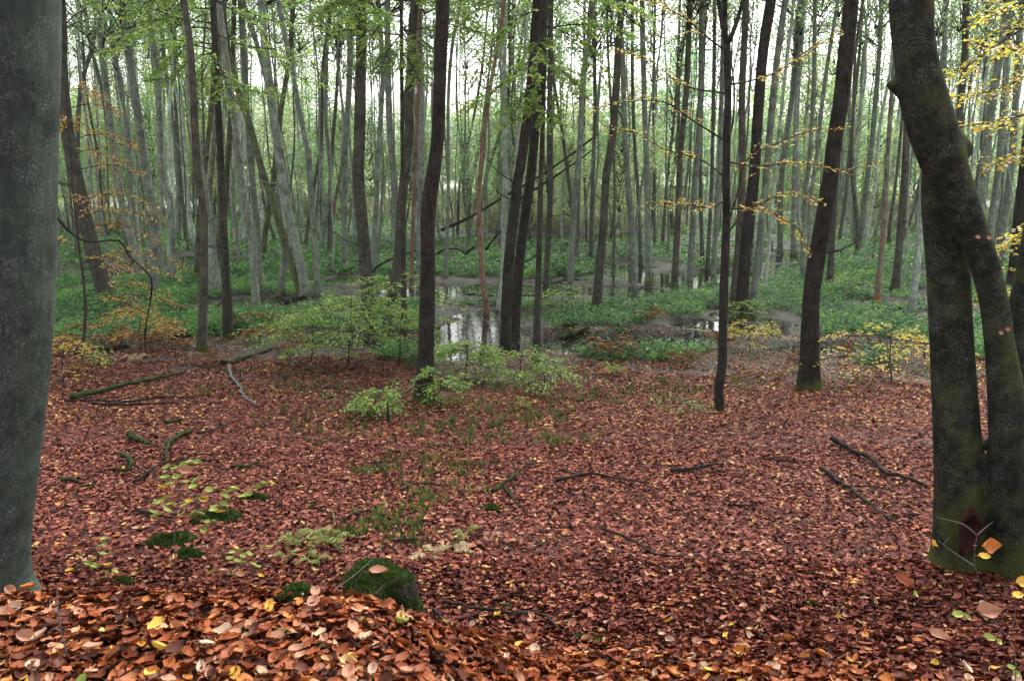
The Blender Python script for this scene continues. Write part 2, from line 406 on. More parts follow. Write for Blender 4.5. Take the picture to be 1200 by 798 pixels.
def water_material():
    m, nt, out = mat('swamp_water')
    geo = nt.nodes.new('ShaderNodeNewGeometry')
    p = nt.nodes.new('ShaderNodeBsdfPrincipled')
    p.inputs['Base Color'].default_value = (.012, .011, .009, 1); p.inputs['Roughness'].default_value = .04; p.inputs['IOR'].default_value = 1.33
    p.inputs['Specular IOR Level'].default_value = .6
    bp = nt.nodes.new('ShaderNodeBump'); bp.inputs['Strength'].default_value = .08; bp.inputs['Distance'].default_value = .03
    nt.links.new(noise(nt, geo.outputs['Position'], 4, 3), bp.inputs['Height']); nt.links.new(bp.outputs[0], p.inputs['Normal'])
    nt.links.new(p.outputs[0], out.inputs[0])
    return m
wb = MB().add([(-40, 15, WATER), (40, 15, WATER), (40, 60, WATER), (-40, 60, WATER)], [(0, 1, 2, 3)])
tag(link('water', wb.mesh('water', water_material())), kind='structure')

# ------------------------------------------------------------------ trees
CROWNS = []
def crown_mesh(seed, hh, rr, nclump, per, size, low=0.0):
    r = np.random.default_rng(seed)
    mb = MB()
    # central leader and limbs
    ax = np.array([(0, 0, 0), (r.normal(0, .2), r.normal(0, .2), hh * .5), (r.normal(0, .3), r.normal(0, .3), hh)])
    P, Dd, Nn, S = [], [], [], []
    for k in range(nclump):
        t = low + (1 - low) * r.random() ** .9
        a = r.uniform(0, 2 * np.pi)
        rad = rr * (.25 + .75 * r.random()) * (1.05 - .75 * abs(t - .38))
        root = spline(ax, 20)[int(max(0, t - .15) * 19)]
        c = np.array((math.cos(a) * rad, math.sin(a) * rad, t * hh + r.normal(0, .2)))
        midp = (root + c) / 2 + np.array((0, 0, .12 * rad))
        add_tube(mb, spline([root, midp, c], 5), np.linspace(.03, .006, 5), 4, 1)
        n = int(per * r.uniform(.5, 1.5))
        sp = .32 * rr * r.uniform(.5, 1.0)
        q = r.normal(0, 1, (n, 3)) * np.array((sp, sp, sp * .42)) + c
        P.append(q)
        d = r.normal(0, 1, (n, 3)); d[:, 2] = d[:, 2] * .35 - .25; Dd.append(d)
        nn = r.normal(0, .5, (n, 3)); nn[:, 2] += 1; Nn.append(nn)
        S.append(size * r.uniform(.6, 1.3, n))
    v, f = leaves(np.vstack(P), np.vstack(Dd), np.vstack(Nn), np.concatenate(S), .75, 'diamond')
    mb.add(v, f, 0)
    return mb.mesh('crown', [M_GREEN, M_TWIG])
for s in range(5): CROWNS.append(crown_mesh(100 + s, 6.5, 1.9, 34, 50, .12))
FARCROWNS = [crown_mesh(200 + s, 9.0, 2.6, 80, 70, .17) for s in range(4)]

COLR = {'g': (.165, .182, .155), 'p': (.27, .31, .265), 'b': (.026, .021, .018), 't': (.085, .085, .075), 'm': (.08, .085, .05), 'n': (.17, .105, .08), 'o': (.065, .060, .049), 'r': (.13, .115, .10)}
GENERIC = {'g': ('straight grey alder trunk among the crowded stems beyond the pools', 'grey alders beyond the pools'),
           'p': ('pale smooth slender alder trunk among the swamp trees', 'pale alders in the swamp'),
           't': ('thin dark stem between the alders beyond the pools', 'thin dark stems in the swamp'),
           'm': ('green mossy alder trunk curving among grey ones', 'mossy curving alders'),
           'o': ('olive brown alder trunk standing behind the pools', 'olive brown alders'),
           'b': ('dark brown alder trunk in the swamp', 'dark alders'),
           'r': ('alder trunk with orange red peeled bark low down', 'red barked alders')}
OWN = {'g': ['slim grey alder half hidden behind the light grey leaning one', 'grey twin stem crossing the tall rough alder high up', 'grey alder beyond the one with an elbow bend', 'grey alder right behind the slender one with bracken foot', 'thin grey alder between the swinging slim one and the straight one', 'grey alder hidden behind the crooked olive trunk', 'straight grey alder just left of the nearly black trunk', 'thin grey alder just right of the nearly black trunk', 'grey alder rising through the fan beside the pale thin stem', 'grey alder beyond the fan of trunks, leaning right', 'slim grey alder crossing behind the dark leaning mossy footed trunk', 'slim grey alder leaning close to the dark leaning mossy footed trunk', 'straight grey alder in the gap beside the red wounded one', 'leaning grey alder in the gap beside the red wounded one', 'grey alder seen above the knob of the big beech', 'grey alder leaning right of the broad grey one', 'grey alder close beside the broad one in the beech fork', 'grey alder showing at the edge of the massive left trunk', None, None],
       't': ['thin dark stem curving up beside the light grey leaning alder', 'thin dark stem behind the orange leaved young beech', 'thin dark stem beyond the elbow bent grey alder', 'thin dark stem beside the red barked one behind the slim tree', 'thin dark stem left of the straight grey alder', 'thin dark stem beyond the swinging slim grey alder', 'thin tilted stem right of the nearly black trunk', 'thin tilted stem left of the tan pink one', 'thin tilted stem crossing behind the tan pink one', 'thin dark stem leaning left against the mossy footed grey alder', 'thin dark upright stem right of the mossy footed grey alder', 'very thin upright stem behind the mossy footed grey alder', 'thin stem leaning right behind the mossy footed grey alder', 'thin dark stem between brown grey alder and root hummock tree', 'thin dark stem between the hummock tree and the greenish alder', 'very thin dark stem just right of the straight greenish alder', 'thin dark stem leaning right beyond the small bright pool', 'thin dark stem right of the greenish grey pool alder', 'thin stem between the pool alders and the small forked tree', 'thin tilted stem beyond the dark leaning mossy footed trunk', 'thin dark stem inside the fork of the big beech'],
       'm': ['green mossy alder close left of the stout grey alder', 'green mossy alder bending right behind the red barked stem', 'green mossy alder crossing behind the bowed grey one'],
       'r': ['stem with orange red bark behind the slim dark tree', 'thin tilted stem with red bark beside the straight grey alder'],
       'o': ['brown alder seen above the fork of the big beech', None, None]}
def side_twigs(mb, path, rad, r, k, lo, hi):
    """thin bare side branches along a stem"""
    zz = path[:, 2]
    for _ in range(k):
        i0 = int(np.argmin(np.abs(zz - r.uniform(lo, hi))))
        a = r.uniform(0, 6.28); L = r.uniform(.4, 1.5); up = r.uniform(-.1, .7)
        d = np.array((math.cos(a), math.sin(a), up)); p = path[i0]
        m_ = p + d * L * .5 + np.array((r.uniform(-.1, .1), r.uniform(-.1, .1), -.06 * L))
        add_tube(mb, spline([p, m_, p + d * L + np.array((0, 0, .1 * L))], 6), np.linspace(max(.007, rad[i0] * .16), .003, 6), 4)
def make_tree(kind, w0, w1, pts, label=None, H=None, moss=0.0, crown=True, Y=None, name='alder_tree', seg=12, cat='tree', n=36, flare=.5, parts=None):
    b = G(*pts[0]) if Y is None else at(pts[0][0], pts[0][1], Y)
    Yb = b[1]
    W = [at(x, y, Yb) for x, y in pts]
    W[0][2] = hz(W[0][0], Yb)
    base = W[0].copy()
    dist = Yb / ray(*pts[0])[1] * {'g': .72, 'p': .75, 'm': .8, 't': .8, 'o': .88, 'r': .8}.get(kind, .97)
    r0, r1 = w0 / 2 * dist / FPX, w1 / 2 * dist / FPX
    top = W[-1]
    H = H or random.uniform(13, 16.5)
    dr = W[-1] - W[-2]; dr = dr / np.linalg.norm(dr)
    hleft = H - (top[2] - base[2])
    zt = top[2]
    if hleft > 1:
        for k in (0.33, .66, 1.0):
            W.append(top + np.array((dr[0] * hleft * k * .8 + random.uniform(-.1, .1), random.uniform(-.2, .2), hleft * k)))
    P = np.array(W) - base
    ph = random.uniform(0, 6)
    P[:, 1] += .12 * np.sin(P[:, 2] * .5 + ph) - .12 * math.sin(ph)
    P = np.vstack([P[0] - np.array((0, 0, .25)) - (P[1] - P[0]) * .02, P])
    path = spline(P, n)
    # more rings near the foot
    hh = path[:, 2]
    ht = zt - base[2]
    rad = np.where(hh < ht, r0 + (r1 - r0) * np.clip(hh / max(ht, .1), 0, 1), r1 * (1 - .85 * np.clip((hh - ht) / max(hleft, .1), 0, 1)))
    rad = rad * (1 + flare * np.exp(-np.clip(hh, -.2, 99) / .22))
    mb = MB(); add_tube(mb, path, rad, seg, rough=.10, seed=random.randint(0, 999)); side_twigs(mb, path, rad, random, random.randint(2, 6), 2.0, 9.0)
    if label is None: label = OWN[kind].pop(0)
    if label is None: label, grp = GENERIC[kind]
    else: grp = None
    root = empty(name, base, label, cat, grp)
    tr = link('trunk', mb.mesh('trunk', M_BARKR if kind == 'r' else M_BARK, True), root)
    c = COLR[kind]; f = random.uniform(.85, 1.15)
    tr.color = (c[0] * f, c[1] * f, c[2] * f, moss + (.35 if kind == 'm' else 0))
    if crown:
        me = random.choice(CROWNS)
        k = path[int(n * .72)]
        cr = link('crown', me, root, (path[-1][0] * .5 + k[0] * .5, path[-1][1] * .5 + k[1] * .5, H * .62))
        cr.rotation_euler = (0, 0, random.uniform(0, 6.28)); s = random.uniform(.8, 1.15); cr.scale = (s, s, s)
        u = random.uniform(.75, 1.2); cr.color = (u, u * random.uniform(.9, 1.1), u * .9, 1)
    return root, base, path

T = make_tree
# left of the picture
T('o', 20, 13, [(126, 352), (112, 300), (95, 220), (80, 150), (72, 80), (68, 0)], 'dark brown alder leaning left behind the orange leaved young beech')
T('t', 7, 5, [(150, 295), (125, 124), (108, 52), (99, 0)])
T('t', 7, 5, [(90, 300), (94, 110), (108, 52), (114, 0)])
T('g', 12, 9, [(168, 322), (155, 286), (146, 252), (139, 215), (134, 165), (130, 124), (122, 55), (116, 0)], 'light grey alder leaning left, first beyond the dark leaning trunk')
T('g', 7, 5, [(160, 285), (152, 215), (148, 152), (140, 110), (132, 47), (128, 0)])
T('g', 15, 10, [(179, 343), (180, 301), (178, 243), (170, 215), (163, 165), (156, 119), (145, 55), (139, 0)], 'tall grey alder with rough grey bark, its upper stem crossing a twin')
T('g', 11, 8, [(189, 316), (184, 258), (174, 190), (162, 124), (155, 69), (150, 0)])
T('g', 12, 8, [(201, 330), (201, 286), (198, 235), (187, 200), (183, 124), (177, 50), (170, 0)], 'grey alder with an elbow bend low in its stem')
T('g', 8, 6, [(210, 283), (209, 215), (203, 132), (195, 77), (187, 8)])
T('t', 5, 4, [(218, 282), (212, 200), (207, 100), (205, 0)])
T('g', 18, 10, [(253, 347), (248, 290), (241, 230), (233, 170), (226, 100), (220, 30), (217, 0)], 'stout grey alder right behind the slim dark tree at the litter edge', moss=.05)
T('o', 11, 8, [(236, 413), (239, 344), (239, 286), (236, 229), (232, 215), (227, 165), (223, 110), (219, 55), (211, 0)], 'slim dark tree with mossy foot at the edge of the leaf litter', moss=.1)
T('m', 8, 6, [(231, 326), (234, 260), (241, 188), (247, 110), (248, 55), (246, 0)])
T('r', 7, 6, [(254, 320), (250, 260), (247, 240), (253, 160), (256, 80), (258, 0)])
T('t', 7, 5, [(260, 290), (257, 200), (254, 110), (255, 55), (257, 0)])
T('m', 8, 6, [(254, 338), (256, 281), (265, 243), (267, 205), (273, 132), (276, 60), (277, 0)])
T('g', 13, 9, [(301, 373), (299, 324), (295, 272), (288, 229), (281, 165), (274, 110), (266, 55), (258, 0)], 'slender grey alder with brown bracken at its foot', moss=.02)
T('g', 10, 8, [(305, 338), (301, 258), (296, 200), (292, 130), (288, 60), (284, 0)])
T('m', 11, 8, [(354, 348), (340, 307), (325, 258), (306, 200), (290, 140), (280, 110), (268, 60), (262, 0)], 'strongly leaning dark mossy alder meeting a grey one at its foot', moss=.1)
T('g', 16, 11, [(359, 349), (351, 301), (342, 266), (331, 200), (325, 154), (318, 110), (311, 55), (306, 0)], 'stout grey alder leaning left from the foot of the strongly tilted mossy one')
T('g', 11, 7, [(329, 345), (333, 300), (338, 262), (334, 215), (322, 150), (310, 95), (297, 45), (283, 0)], 'grey alder bowed to the right above its foot')
T('m', 8, 6, [(308, 302), (311, 272), (319, 229), (322, 207), (331, 132), (338, 83), (343, 22), (344, 0)])
T('g', 10, 7, [(373, 348), (368, 272), (364, 214), (362, 179), (354, 138), (346, 91), (333, 28), (328, 0)], 'slim grey alder swinging left towards its top')
T('g', 7, 5, [(375, 302), (380, 263), (386, 214), (381, 140), (383, 60), (388, 0)])
T('t', 6, 4, [(386, 300), (387, 215), (389, 165), (393, 110), (398, 28), (400, 0)])
T('t', 5, 4, [(357, 294), (364, 240), (376, 165), (379, 83), (384, 41), (387, 0)])
T('r', 5, 4, [(388, 298), (391, 240), (398, 205), (404, 150), (408, 90), (412, 30)])
T('g', 10, 8, [(404, 318), (404, 272), (404, 215), (405, 165), (409, 83), (411, 0)], 'straight grey alder just left of the dark brown trunk')
T('o', 18, 12.5, [(434, 394), (430, 330), (426, 272), (420, 205), (421, 165), (421.5, 110), (422, 60), (422, 0)], 'tall dark trunk rising straight behind the green beech sapling', n=44, seg=16)
T('g', 9, 7, [(437, 324), (439, 286), (442, 214), (444, 165), (448, 83), (445, 36), (443, 0)], 'grey alder with ivy leaves on its lower stem', moss=.12)
T('g', 11, 9, [(467, 328), (464, 260), (463, 215), (459, 179), (456, 97), (455, 14), (455, 0)])
T('o', 14, 10, [(450, 400), (456, 361), (465, 315), (469, 258), (473, 215), (480, 154), (479, 110), (483, 83), (484, 41), (487, 0)], 'crooked olive grey trunk with dark wet foot behind the sapling', n=44, moss=.05)
T('g', 10, 9, [(492, 326), (492, 286), (494, 215), (494, 124), (492, 80), (491, 0)])
T('n', 5, 4, [(482, 336), (484, 272), (486, 200), (488, 150), (490, 80), (492, 0)], 'thin pinkish brown stem between two alders near the sapling')
T('b', 20, 13.8, [(497, 473), (499, 402), (501, 315), (501, 250), (507, 205), (512, 165), (514, 124), (516, 69), (519, 0)], 'nearly black trunk with bent stem and mossy foot on the leaf litter', n=52, seg=20, moss=.0)
T('g', 6, 5, [(522, 326), (524, 272), (525, 215), (525, 110), (530, 50), (540, 0)])
T('t', 4, 3, [(536, 275), (539, 215), (554, 143), (566, 70), (572, 0)])
T('t', 4, 3, [(549, 272), (552, 215), (561, 176), (570, 110), (578, 40)])
T('t', 5, 4, [(560, 275), (568, 215), (585, 160), (604, 90), (615, 20)])
T('n', 7, 4, [(571, 368), (566, 330), (563, 286), (561, 229), (564, 190), (567, 152), (576, 91), (585, 41), (590, 0)], 'slender tan pink stem at the edge of the pool')
T('p', 9, 7.5, [(589, 345), (590, 300), (590, 258), (592, 215), (591, 110), (590, 0)], 'pale whitish alder behind the thin leaning stem by the pool')
T('p', 6, 4, [(583, 365), (590, 315), (596, 272), (603, 209), (610, 120), (617, 30), (619, 0)], 'thin pale stem leaning right, beside the twin dark trunks')
T('b', 12.5, 9.5, [(602, 386), (607, 324), (613, 272), (622, 205), (629, 124), (635, 36), (637, 0)], 'dark leaning trunk with mossy foot, right one of a leaning pair', n=44, seg=16, moss=.05)
T('b', 13.5, 10, [(592, 404), (596, 315), (602, 258), (608, 200), (611, 193), (621, 110), (627, 41), (630, 0)], 'reddish dark leaning trunk, left one of a leaning pair', n=44, seg=16)
T('o', 8, 6.5, [(639, 350), (642, 286), (645, 229), (644, 165), (644.5, 110), (646, 0)], 'straight brown alder just beyond the leaning dark pair')
T('t', 5, 4, [(676, 306), (667, 218), (658, 152), (649, 97), (645, 40), (642, 0)])
T('g', 11, 7, [(668, 346), (671, 272), (675, 214), (679, 165), (682, 97), (689, 47), (695, 0)], 'grey alder with a bright mossy foot beside the stream', moss=.08)
T('t', 6, 5, [(692, 309), (694, 214), (697, 138), (697, 69), (698, 0)])
T('t', 4, 4, [(688, 288), (685, 200), (684, 100), (685, 0)])
T('t', 4, 4, [(677, 312), (679, 214), (684, 120), (690, 30)])
T('o', 12, 8.5, [(699, 366), (702.5, 315), (707, 272), (711, 205), (716, 179), (722, 124), (726, 55), (731, 0)], 'brown grey alder leaning right with a forked upper stem', n=40)
T('t', 4, 3.5, [(719, 343), (719, 280), (720, 214), (716, 120), (713, 60), (712, 0)])
T('g', 11, 7, [(744, 339), (740, 272), (734, 205), (731, 152), (729, 69), (724, 0)], 'grey alder standing on a mossy root hummock by the water', moss=.1)
T('t', 6, 4.5, [(751, 313), (749, 243), (747, 205), (745, 179), (742, 97), (741, 0)])
T('g', 10, 8, [(760, 334), (759, 272), (758, 205), (757, 165), (755, 83), (753.5, 0)], 'straight greenish grey alder beside the mossy hummock tree', moss=.05)
T('t', 4, 3.5, [(767, 290), (766, 200), (765, 110), (767, 50), (768, 0)])
T('t', 5, 4, [(776, 290), (783, 207), (788, 165), (794, 105), (796, 36), (797, 0)])
T('o', 9, 7, [(790, 338), (793, 286), (797, 214), (799, 179), (806, 110), (809, 28), (810, 0)], 'dark brown alder standing before the small bright pool')
T('g', 11, 8, [(808, 331), (811, 272), (814, 207), (817, 165), (820, 83), (821, 0)], 'greenish grey alder just right of the small bright pool', moss=.05)
T('t', 6, 5, [(823, 310), (822, 214), (824, 110), (827, 0)])
T('t', 6, 5, [(829, 316), (834, 214), (835, 150), (836, 0)])
T('g', 9, 7, [(836, 326), (842, 214), (844, 150), (846, 55), (847, 0)], 'grey alder behind the small forked tree')
T('o', 10, 8, [(859, 366), (864, 301), (870, 222), (872, 110), (876, 28), (877, 0)], 'mossy olive alder stem left of the thick leaning brown one', moss=.12)
T('b', 14, 12, [(868, 375), (875, 286), (885, 212), (892, 124), (897, 61), (906, 0)], 'thick dark brown trunk leaning right among grey stems', n=40, seg=16, moss=.05)
T('g', 13, 9, [(881, 362), (890, 301), (900, 214), (904, 165), (911, 83), (919, 14), (921, 0)], 'greenish grey alder fanning right beside the thick brown trunk')
T('p', 6, 4.5, [(896, 345), (902, 290), (907, 243), (915, 160), (922, 80), (930, 0)], 'pale thin birch like stem in the fan of trunks')
T('g', 9, 7, [(914, 298), (914, 214), (919, 165), (928, 100), (933, 41), (937, 0)])
T('g', 9, 7, [(930, 300), (930, 214), (935, 120), (942, 0)])
T('g', 8, 6, [(940, 328), (942, 229), (945.5, 193), (951, 110), (955, 0)])
T('g', 7, 6, [(948, 318), (952, 229), (958, 193), (966, 110), (980, 8)])
T('b', 22, 15, [(949, 457), (948, 402), (949, 344), (955, 295), (967, 214), (972, 165), (980, 116), (985.5, 55), (991, 0)], 'dark leaning trunk with bright green mossy foot on the slope', n=52, seg=20, moss=.02)
T('o', 9, 6, [(972, 340), (976, 286), (981, 214), (985, 170), (993, 90), (1000, 0)], 'brown alder close behind the dark leaning mossy footed trunk')
T('t', 5, 4, [(983, 284), (992, 229), (1000, 150), (1008, 60), (1012, 0)])
T('g', 7, 6, [(1001, 290), (1001, 214), (998, 150), (996, 90), (995, 0)])
T('g', 9, 6.5, [(1007, 288), (1014, 214), (1021, 152), (1030, 63), (1034, 0)])
T('r', 8, 5, [(1027, 357), (1035, 281), (1041, 214), (1049, 116), (1055, 40)], 'leaning alder with long orange red wound beside the big mossy beech')
T('o', 10, 7, [(1048, 343), (1050, 327), (1058, 214), (1061, 165), (1067, 80), (1072, 0)], 'dark grey alder between the red wounded one and the big beech')
T('p', 11, 8, [(1067, 368), (1073, 315), (1079, 243), (1083, 180), (1088, 90), (1092, 0)], 'pale greenish alder close beside the big mossy beech', moss=.05)
T('g', 9, 7, [(1096, 300), (1100, 200), (1104, 69), (1108, 0)])
T('o', 10, 8, [(1112, 310), (1116, 220), (1121, 130), (1127, 69), (1131, 0)])
T('t', 6, 5, [(1148, 290), (1152, 200), (1156, 110), (1158, 0)])
T('g', 15, 11, [(1141, 335), (1148, 270), (1155, 215), (1163, 152), (1174, 69), (1183, 0)], 'broad grey alder leaning right beyond the fork of the big beech')
T('g', 12, 8, [(1168, 318), (1173, 266), (1180, 214), (1186, 160), (1196, 41), (1200, 0)])
T('g', 10, 8, [(1158, 300), (1160, 258), (1166, 205), (1172, 130), (1180, 50)])
T('b', 14, 11, [(1186, 340), (1190, 315), (1196, 229), (1206, 120), (1216, 20)], 'dark brown trunk at the right among yellow beech leaves')
T('g', 8, 6, [(70, 330), (66, 220), (62, 100), (58, 0)])
T('g', 9, 6, [(-25, 330), (-32, 200), (-48, 0)])
T('g', 11, 8, [(1240, 345), (1250, 200), (1268, 0)])
T('o', 12, 9, [(1290, 370), (1300, 200), (1325, 0)])
T('o', 12, 9, [(-70, 370), (-90, 200), (-120, 0)])

# far, crowded trunks: a few stem shapes shared by many trees
STEMS = []
for s in range(9):
    r = np.random.default_rng(400 + s)
    lean, bow = r.normal(0, .9), r.normal(0, .5)
    zz = np.linspace(-.3, 16, 22)
    tt = np.clip(zz / 16, 0, 1)
    path = np.stack([lean * tt + bow * np.sin(tt * 3.1) + .08 * np.sin(zz * 1.3 + s), r.normal(0, .6) * tt + .1 * np.sin(zz * .9), zz], 1)
    rad = .125 * (1 - .75 * tt) * (1 + .5 * np.exp(-np.clip(zz, 0, 9) / .3))
    mb = MB(); add_tube(mb, path, rad, 9, rough=.1, seed=s); side_twigs(mb, path, rad, random.Random(s), 9, 3.0, 11.0)
    STEMS.append((mb.mesh('trunk', M_BARK, True), path[-1]))
cnt, tries, placed = 0, 0, []
while cnt < 290 and tries < 9000:
    tries += 1
    Y = 36 + 62 * random.random() ** 1.1
    x = random.uniform(-.80, .80) * Y
    gap = 1 - .55 * math.exp(-((x / Y - .10) / .07) ** 2)      # the reed glade behind the middle is thinner
    if random.random() > gap: continue
    if any((x - a) ** 2 + (Y - b) ** 2 < .7 for a, b in placed): continue
    z = hz(x, Y)
    placed.append((x, Y)); cnt += 1
    k = random.choice('ggggppto')
    lab = {'g': 'slender grey trunk far back in the crowded swamp wood', 'p': 'pale trunk far back in the crowded swamp wood', 't': 'dark thin trunk far back in the swamp wood',
           'o': 'brownish trunk far back in the crowded swamp wood', 'm': 'mossy trunk far back in the crowded swamp wood'}[k]
    root = empty('alder_tree', (x, Y, z), lab, 'tree', lab.replace(' trunk', ' trunks'))
    me, tp = random.choice(STEMS)
    o = link('trunk', me, root); w = random.uniform(.5, 1.1) * (.7 if k == 't' else 1)
    rz = random.uniform(0, 6.28)
    o.scale = (w, w, random.uniform(.85, 1.15)); o.rotation_euler = (0, 0, rz)
    c = COLR[k]; f = random.uniform(.95, 1.5); o.color = (c[0] * f, c[1] * f, c[2] * f, random.uniform(0, .15) + (.3 if k == 'm' else 0))
    cr = link('crown', random.choice(CROWNS), root, (w * (tp[0] * math.cos(rz) - tp[1] * math.sin(rz)) * .8, w * (tp[0] * math.sin(rz) + tp[1] * math.cos(rz)) * .8, random.uniform(9.2, 11.8)))
    cr.rotation_euler = (0, 0, random.uniform(0, 6.28)); s = random.uniform(.8, 1.25); cr.scale = (s, s, s)
    u = random.uniform(.8, 1.3); cr.color = (u * random.uniform(.85, 1.1), u, u * random.uniform(.8, 1.1), 1)
# leafy trees closing the view
STEM0 = STEMS[0][0]
for k in range(130):
    Y = random.uniform(62, 128); x = (-.85 + 1.7 * (k + random.random()) / 130) * Y
    z = hz(x, Y)
    root = empty('broadleaf_tree', (x, Y, z), 'leafy pale green tree closing the view behind the swamp', 'tree', 'leafy trees behind the swamp')
    o = link('trunk', STEM0, root); o.scale = (.8, .8, .6); o.color = (.15, .15, .13, 0); o.rotation_euler = (0, 0, random.uniform(0, 6.28))
    cr = link('crown', random.choice(FARCROWNS), root, (0, 0, random.uniform(.8, 2.5)))
    s = random.uniform(.75, 1.25); cr.scale = (s * 1.2, s * 1.2, s); cr.rotation_euler = (0, 0, random.uniform(0, 6.28))
    u = random.uniform(1.2, 1.9); cr.color = (u * random.uniform(.85, 1.25), u, u * random.uniform(.8, 1.3), 1)

for k in range(60):
    Y = random.uniform(36, 75); x = random.uniform(-.8, .8) * Y
    root = empty('understorey_tree', (x, Y, hz(x, Y)), 'small leafy tree between the far alder trunks', 'tree', 'small leafy trees between the far alders')
    o = link('trunk', STEM0, root); o.scale = (.35, .35, .32); o.color = (.12, .12, .10, 0); o.rotation_euler = (0, 0, random.uniform(0, 6.28))
    cr = link('crown', random.choice(FARCROWNS), root, (0, 0, random.uniform(1.2, 2.5)))
    s = random.uniform(.5, .8); cr.scale = (s, s, s * .9); cr.rotation_euler = (0, 0, random.uniform(0, 6.28))
    u = random.uniform(1.1, 1.8); cr.color = (u * random.uniform(.85, 1.25), u, u * random.uniform(.8, 1.2), 1)

for k in range(300):
    Y = 27 + 40 * random.random(); x = random.uniform(-.78, .78) * Y
    if hz(x, Y) < WATER + .02: continue
    root = empty('alder_sapling', (x, Y, hz(x, Y)), 'very thin young alder stem among the thicker trunks', 'young tree', 'very thin young alders in the swamp')
    o = link('trunk', random.choice(STEMS)[0], root); w = random.uniform(.22, .5); o.scale = (w, w, random.uniform(.55, .9))
    o.rotation_euler = (random.gauss(0, .05), random.gauss(0, .05), random.uniform(0, 6.28))
    c = COLR[random.choice('ggtp')]; o.color = (*c, .05)

# ---- the great left trunk
def beech(label, tubes, base, color, moss, voxel=.03, extra=None):
    mb = MB()
    for path, rad in tubes: add_tube(mb, path, rad, 24)
    me = mb.mesh('trunk', M_BEECH)
    tmp = link('temporary', me)
    md = tmp.modifiers.new('r', 'REMESH'); md.mode = 'VOXEL'; md.voxel_size = voxel; md.use_smooth_shade = True
    sm = tmp.modifiers.new('s', 'SMOOTH'); sm.factor = .5; sm.iterations = 12
    dg = bpy.context.evaluated_depsgraph_get()
    m2 = bpy.data.meshes.new_from_object(tmp.evaluated_get(dg))
    bpy.data.objects.remove(tmp)
    n = len(m2.vertices); co = np.empty(n * 3, np.float32); m2.vertices.foreach_get('co', co); co = co.reshape(-1, 3)
    m2.vertices.foreach_set('co', co.ravel()); m2.name = 'trunk'
    m2.polygons.foreach_set('use_smooth', np.ones(len(m2.polygons), bool))
    if not m2.materials: m2.materials.append(M_BEECH)
    root = empty('beech_tree', base, label, 'tree')
    t = link('trunk', m2, root); t.color = (*color, moss)
    return root
yl = 3.65
def onY(px, py, Y, dx=0, dy=0): 
    p = at(px, py, Y); p[0] += dx; p[1] += dy; return p
rl = .30
edge = [(33, 690), (41, 610), (52, 520), (61, 440), (66, 380), (69, 300), (71, 200), (74, 100), (76, 0)]
pl = [onY(x, y, yl, -.335) for x, y in edge]
b0 = np.array((pl[0][0] - .03, yl, hz(pl[0][0] - .1, yl)))
pl = [b0 - np.array((0, 0, .3))] + pl + [pl[-1] + np.array((.25, 0, 3)), pl[-1] + np.array((.3, .2, 8)), pl[-1] + np.array((.4, .2, 13))]
P = spline(np.array(pl) - b0, 70)
hh = P[:, 2]
rad = np.where(hh < 5, .285, .285 * (1 - .8 * np.clip((hh - 5) / 10, 0, 1))) * (1 + .22 * np.exp(-np.clip(hh, 0, 99) / .12))
tub = [(P, rad)]
for a in (.2, 1.2, 2.5, 4.0, 5.2):    # root spurs
    q = np.array([(math.cos(a) * .12, math.sin(a) * .12, .45), (math.cos(a) * .27, math.sin(a) * .27, .12), (math.cos(a) * .42, math.sin(a) * .42, -.22)])
    tub.append((spline(q, 10), np.linspace(.14, .07, 10)))
left_beech = beech('massive smooth grey beech trunk with lichen specks on the bank crest', tub, b0, (.036, .043, .039), -.2)
cr = link('crown', CROWNS[0], left_beech, (0.3, .1, 10.5)); cr.scale = (1.8, 1.8, 1.0); cr.color = (1, 1, 1, 1)

# ---- the great mossy right beech: two stems fused above head height, a third at the edge
yr = 5.35
A = [(1123, 690), (1124, 640), (1124, 560), (1118, 455), (1114, 380), (1110, 300), (1104, 240), (1100, 190), (1098, 150)]
Aw = [72, 66, 62, 56, 54, 54, 52, 42, 26]
B = [(1190, 700), (1187, 640), (1184, 560), (1178, 455), (1171, 400), (1166, 360), (1158, 325), (1147, 290), (1130, 250), (1111, 205), (1095, 158), (1081, 110), (1072, 60), (1068, 0)]
Bw = [62, 56, 50, 44, 37, 36, 36, 38, 44, 54, 62, 60, 53, 57]
C = [(1196, 600), (1192, 500), (1188, 420), (1194, 360), (1206, 300), (1220, 200), (1240, 60), (1250, 0)]
Cw = [44, 40, 34, 28, 26, 25, 24, 22]
base = at(1150, 690, yr); base[2] = hz(base[0], yr)
def pxtube(pts, ws, Y, dy0=0, dy1=0, n=40, ext=None):
    W = []
    for k, (x, y) in enumerate(pts):
        t = k / (len(pts) - 1)
        p = at(x, y, Y + dy0 * (1 - t) + dy1 * t)
        r = ws[k] / 2 * (p[1] / ray(x, y)[1]) / FPX * .87
        W.append((*(p - base), r))
    W = np.array(W)
    g = W[0].copy(); g[2] -= .45; g[3] *= 1.05
    W = np.vstack([g, W] + ([W[-1] + np.array(e) for e in ext] if ext else []))
    s = spline(W, n)
    rr = np.clip(s[:, 3], .01, None)
    zz = s[:, 2]
    z0 = hz(base[0] + W[1][0], base[1] + W[1][1]) - base[2]
    return s[:, :3], rr * (1 + .22 * np.exp(-np.clip(zz - z0, 0, 99) / .09))
tubes = [pxtube(A, Aw, yr + .04, 0, .12, 50), pxtube(B, Bw, yr - .14, 0, .0, 80, [(.02, 0, 1.2, -.02), (.1, .1, 4, -.06), (.3, .1, 8, -.12)]), pxtube(C, Cw, yr + .1, 0, .1, 40, [(.2, 0, 1, -.02), (.9, 0, 4, -.06)])]
